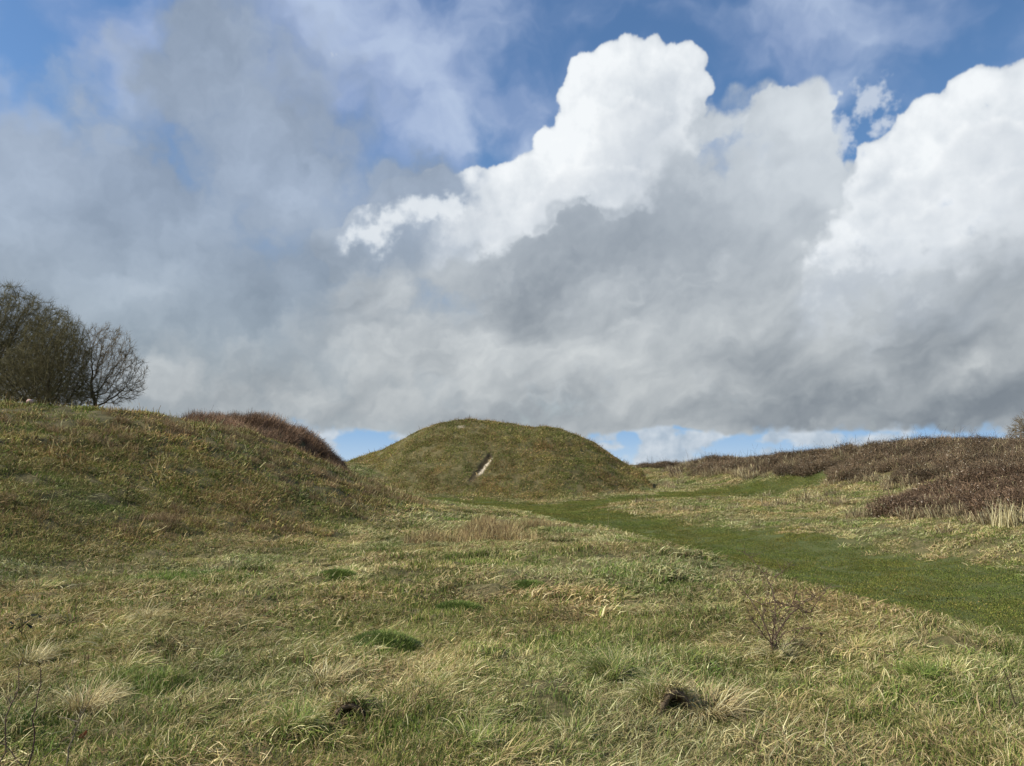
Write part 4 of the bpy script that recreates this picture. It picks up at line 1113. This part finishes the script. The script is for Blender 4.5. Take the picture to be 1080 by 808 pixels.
# --- tussocks one can point to
def tussock(px, py, scale, head, mixd, label, seed, n=420, flat=.0, lmul=1.0):
    rng = np.random.RandomState(seed); h = hit(px, py)
    c = pick(rng, n, mixd); r = disc(rng, n, .10) * scale; az = head + np.arctan2(r[:, 1], r[:, 0] + .03) * .8 + rng.normal(0, .3, n)
    a = ribbons(rng, r, az, (.11 + .19 * rng.rand(n)) * scale * lmul, .0026 + .0024 * rng.rand(n), .55 + .85 * rng.rand(n) - flat, .7 + 1.5 * rng.rand(n), 6, c * .85, c * 1.12, curl=.25)
    place_mesh('grass_tussock', [a], h, label, 'tussock', 'single tussocks in the near grass')
ST = dict(pale=3, straw=3, tan=1, olive=.6); GS = dict(green=3, olive=3, lime=1.2, straw=1.4, pale=.6); BR = dict(tan=3, brown=2, straw=1.5, pale=.5)
tussock(32, 700, 1.0, .5, ST, 'pale straw tussock combed to the right near the left edge', 61)
tussock(92, 752, 1.1, .4, dict(pale=2, tan=3, straw=3), 'big tan tussock at lower left behind the bramble canes', 62, 560)
tussock(158, 656, 1.0, -.6, ST, 'pale tuft with a curved tip left of the two dark stalks', 63)
tussock(228, 658, 1.3, .1, BR, 'flattened brown tuft beside the two dark stalks', 64, 380, .35)
tussock(312, 772, .85, 1.2, GS, 'green and yellow tussock of long blades left of the burrow', 65, 460)
tussock(345, 722, .9, .6, ST, 'straw tuft above the burrow at the bottom', 66, 300)
tussock(645, 720, 1.3, 1.9, GS, 'tall green tussock left of the dark hummock', 67, 620, 0, 1.15)
tussock(690, 745, 1.2, 2.6, dict(pale=1, straw=2, olive=3, green=2), 'greenish tussock against the left side of the dark hummock', 68, 520)
tussock(752, 752, 1.2, .2, dict(pale=2, straw=3, tan=3), 'straw tussock sweeping right from the dark hummock', 69, 420, .2)
tussock(822, 696, .9, 1.5, dict(pale=2, straw=3, olive=1, green=1), 'upright straw tuft round the foot of the thorn shrub', 70, 320)
tussock(975, 716, .8, 1.4, dict(green=4, lime=2, olive=1), 'bright green tuft on the right beyond the small dark hole', 71, 300)
tussock(858, 722, .9, -.4, BR, 'withered tan tuft below and right of the thorn shrub', 72, 260, .3)
tussock(220, 700, .8, .6, dict(lime=2, green=2, pale=2), 'small yellow green tuft in the middle of the lower left grass', 73, 220)
tussock(500, 790, 1.0, 1.2, GS, 'leaning green tuft at the bottom centre', 74, 320)
# pale spikes in front of the brambles at the far right
def spikes():
    rng = np.random.RandomState(80); h = hit(1062, 556); n = 150; c = pick(rng, n, dict(pale=3, straw=2))
    a = ribbons(rng, disc(rng, n, .5), rng.rand(n) * 6.28, .5 + .8 * rng.rand(n), np.full(n, .022), 1.1 + .45 * rng.rand(n), .1 + .6 * rng.rand(n), 5, c, c)
    place_mesh('grass_tussock', [a], h, 'tall pale spiky tussock in front of the brambles at the right edge', 'tussock')
spikes()

# --- ant hills: green cushions
M_MOSS, _nt, _bs = new_mat('ant_hill_turf')
_g = N_(_nt, 'ShaderNodeNewGeometry')
_nt.links.new(ramp(_nt, nz(_nt, _g.outputs['Position'], 18, 5, .7), [(.35, (.030, .045, .012)), (.6, (.075, .105, .028)), (.75, (.13, .14, .05))]), _bs.inputs['Base Color'])
def dome(rng, rx, ry, h, nu=28, nv=9):
    V = []; F_ = []
    for j in range(nv + 1):
        t = j / nv
        for i in range(nu):
            a = 2 * math.pi * i / nu; k = 1 + .10 * math.sin(3 * a + 1) + .06 * math.sin(5 * a)
            V.append((math.cos(a) * rx * math.sin(t * math.pi / 2 + 1e-3) * k, math.sin(a) * ry * math.sin(t * math.pi / 2 + 1e-3) * k, h * math.cos(t * math.pi / 2) ** 1.2 - .02 * (t > .99) + rng.normal(0, .004)))
    for j in range(nv):
        for i in range(nu): F_.append((j * nu + i, (j + 1) * nu + i, (j + 1) * nu + (i + 1) % nu, j * nu + (i + 1) % nu))
    return np.array(V), np.array(F_)
def ant_hill(px, py, rx_px, h, label, seed):
    rng = np.random.RandomState(seed); H = hit(px, py); rx = rx_px / F * H[1]; ry = rx * .9
    root = bpy.data.objects.new('ant_hill', None); scene.collection.objects.link(root); root.location = (H[0], H[1] + ry * .3, H[2] - .02); root.empty_display_size = .1
    tagged(root, label, 'ant hill', 'green ant hills in the grass')
    V, Fq = dome(rng, rx, ry, h)
    o = bpy.data.objects.new('mound_soil', mesh_from('mound_soil', V, Fq, None, M_MOSS)); scene.collection.objects.link(o); o.parent = root
    n = int(5200 * rx * ry / .06); n = min(n, 7000); a = rng.rand(n) * 6.28; q = np.sqrt(rng.rand(n)) * 1.08
    r = np.stack([np.cos(a) * q * rx, np.sin(a) * q * ry, h * np.clip(1 - q * q, 0, 1) ** .62 - .01], -1)
    c = pick(rng, n, dict(green=5, dark=1.6, lime=1.2, olive=1.2, straw=.25)); w = .004 * max(1, H[1] / 7)
    b = ribbons(rng, r, a + rng.normal(0, 1, n), .025 + .035 * rng.rand(n), np.full(n, w), .5 + .9 * rng.rand(n), .2 + .9 * rng.rand(n), 2, c, c * 1.1)
    b[0][:, 2] = np.maximum(b[0][:, 2], -.02)
    t = bpy.data.objects.new('turf', mesh_from('turf', *b, M_SOLO)); scene.collection.objects.link(t); t.parent = root
ant_hill(400, 690, 42, .17, 'largest green ant hill, left of centre above the burrow', 91)
ant_hill(354, 612, 24, .13, 'small dark green ant hill farther up the slope, left of centre', 92)
ant_hill(556, 622, 24, .09, 'low green ant hill near the middle of the slope', 93)
ant_hill(482, 645, 26, .09, 'flat green ant hill between the large one and the middle one', 94)

# --- burrow mouths
M_SOIL, _nt, _bs = new_mat('dark_soil')
_g = N_(_nt, 'ShaderNodeNewGeometry')
_nt.links.new(ramp(_nt, nz(_nt, _g.outputs['Position'], 30, 5, .7), [(.35, (.05, .038, .026)), (.6, (.12, .09, .06)), (.75, (.22, .165, .105))]), _bs.inputs['Base Color'])
def burrow(px, py, w_px, h, face, label, seed, group='burrow mouths in the grass', fringe_n=420):
    """an earthen hood with a hollow that opens towards the viewer's side"""
    rng = np.random.RandomState(seed); H = hit(px, py); R = w_px / F * H[1] * .5
    root = bpy.data.objects.new('burrow', None); scene.collection.objects.link(root); root.location = (H[0], H[1], H[2]); root.rotation_euler = (0, 0, face); root.empty_display_size = .1
    tagged(root, label, 'burrow', group)
    V = []; Fq = []; nu, nv = 20, 8
    for shell, k in ((0, 1.0), (1, .74)):                     # outer hood, inner hollow, joined at the lip
        for j in range(nv + 1):
            t = j / nv                                       # 0 at the mouth, 1 at the back
            for i in range(nu + 1):
                a = math.pi * i / nu
                rr = R * k * math.cos(t * math.pi / 2 * (.96 if shell else 1)) ** .55 + 1e-3
                V.append((math.cos(a) * rr + rng.normal(0, R * .02), t * R * (2.6 if not shell else 2.3) + (0 if shell else 0), math.sin(a) * (h * k) * math.cos(t * math.pi / 2) ** .55 - (.02 if not shell else .012) - (.10 * t if shell else .02 * t) + rng.normal(0, h * .02)))
    s = (nv + 1) * (nu + 1)
    for sh in (0, 1):
        for j in range(nv):
            for i in range(nu):
                b = sh * s + j * (nu + 1) + i; q = (b, b + 1, b + nu + 2, b + nu + 1); Fq.append(q if sh else q[::-1])
    for i in range(nu): Fq.append((i, i + 1, s + i + 1, s + i))
    o = bpy.data.objects.new('hood', mesh_from('hood', V, Fq, None, M_SOIL)); scene.collection.objects.link(o); o.parent = root
    # trodden floor
    n = 16; fv = [(0, R * .5, .004)] + [(math.cos(6.2832 * i / n) * R * .95, R * .5 + math.sin(6.2832 * i / n) * R * 1.2, -.004 + .004 * rng.rand()) for i in range(n)]
    ff = [(0, 1 + i, 1 + (i + 1) % n, 0) for i in range(n)]
    me = bpy.data.meshes.new('floor'); me.from_pydata(fv, [], [f[:3] for f in ff]); me.materials.append(M_SOIL)
    fo = bpy.data.objects.new('soil_floor', me); scene.collection.objects.link(fo); fo.parent = root
    m = fringe_n * 3; a = rng.rand(m) * math.pi; t = rng.rand(m) ** .7
    r = np.stack([np.cos(a) * R * np.cos(t * 1.5) ** .55, t * R * 2.4, np.sin(a) * h * np.cos(t * 1.5) ** .55 - .01], -1)
    c = pick(rng, m, dict(straw=3, tan=2, olive=2, green=2, pale=1)); b = ribbons(rng, r, rng.normal(-1.2, 1.4, m), .05 + .11 * rng.rand(m), np.full(m, .0042), .3 + .9 * rng.rand(m), .4 + 1.2 * rng.rand(m), 4, c, c * 1.1)
    g = bpy.data.objects.new('grass_fringe', mesh_from('grass_fringe', *b, M_SOLO)); scene.collection.objects.link(g); g.parent = root
burrow(368, 760, 36, .11, .15, 'dark open burrow with an arched earth lip at the bottom left of centre', 101)
burrow(714, 754, 36, .17, .35, 'dark earthy hummock with a hollow among tussocks, right of centre near the bottom', 102)
burrow(921, 716, 14, .045, 0, 'tiny dark hole in pinkish dead grass on the right', 103, fringe_n=50)
burrow(1075, 789, 20, .05, -.2, 'small dark hole at the right edge near the bottom', 104, fringe_n=60)
burrow(180, 660, 14, .05, .1, 'little dark gap under the curved pale tuft on the left', 105, fringe_n=60)

# --- fallen leaf and the pale lump on the bank's skyline
def leaf():
    rng = np.random.RandomState(9); h = hit(89, 784); n = 9; V = []
    for j in range(n):
        t = j / (n - 1); w = .022 * math.sin(math.pi * (t * .9 + .05)) + .001
        for i, s_ in enumerate((-1, -.5, 0, .5, 1)): V.append((t * .05 - .02, s_ * w * .7, .045 + .018 * abs(s_) ** 1.5 + .02 * (t - .5) ** 2 * 4))
    Fq = [(j * 5 + i, j * 5 + i + 1, (j + 1) * 5 + i + 1, (j + 1) * 5 + i) for j in range(n - 1) for i in range(4)]
    o = bpy.data.objects.new('fallen_leaf', mesh_from('fallen_leaf', V, Fq, np.tile([.24, .10, .05], (len(V), 1)), M_SOLO)); scene.collection.objects.link(o)
    o.location = h; o.rotation_euler = (.5, -.5, .9); tagged(o, 'curled orange brown fallen leaf in the lower left grass', 'leaf')
leaf()
M_STONE, _nt, _bs = new_mat('pale_stone')
_g = N_(_nt, 'ShaderNodeNewGeometry')
_nt.links.new(ramp(_nt, nz(_nt, _g.outputs['Position'], 8, 4, .6), [(.35, (.40, .27, .23)), (.65, (.62, .46, .40))]), _bs.inputs['Base Color'])
def stone():
    x, y, z = at(31, 428, 20.6); z = float(gz(x, y)); rng = np.random.RandomState(4)
    import bmesh
    bm = bmesh.new(); bmesh.ops.create_icosphere(bm, subdivisions=3, radius=1)
    for v in bm.verts:
        k = 1 + .16 * float(perlin(np.array([v.co.x * 1.4 + 3]), np.array([v.co.y * 1.4 + v.co.z]), 5)[0]) - .12 * max(0, v.co.x) * max(0, v.co.z)
        v.co = Vector((v.co.x * .085 * k, v.co.y * .07 * k, v.co.z * .065 * k))
    me = bpy.data.meshes.new('stone'); bm.to_mesh(me); bm.free(); me.materials.append(M_STONE)
    for p_ in me.polygons: p_.use_smooth = True
    o = bpy.data.objects.new('stone', me); scene.collection.objects.link(o); o.location = (x, y, z + .10)
    tagged(o, 'small pale pinkish lump on the skyline of the left bank under the big trees', 'stone')
stone()
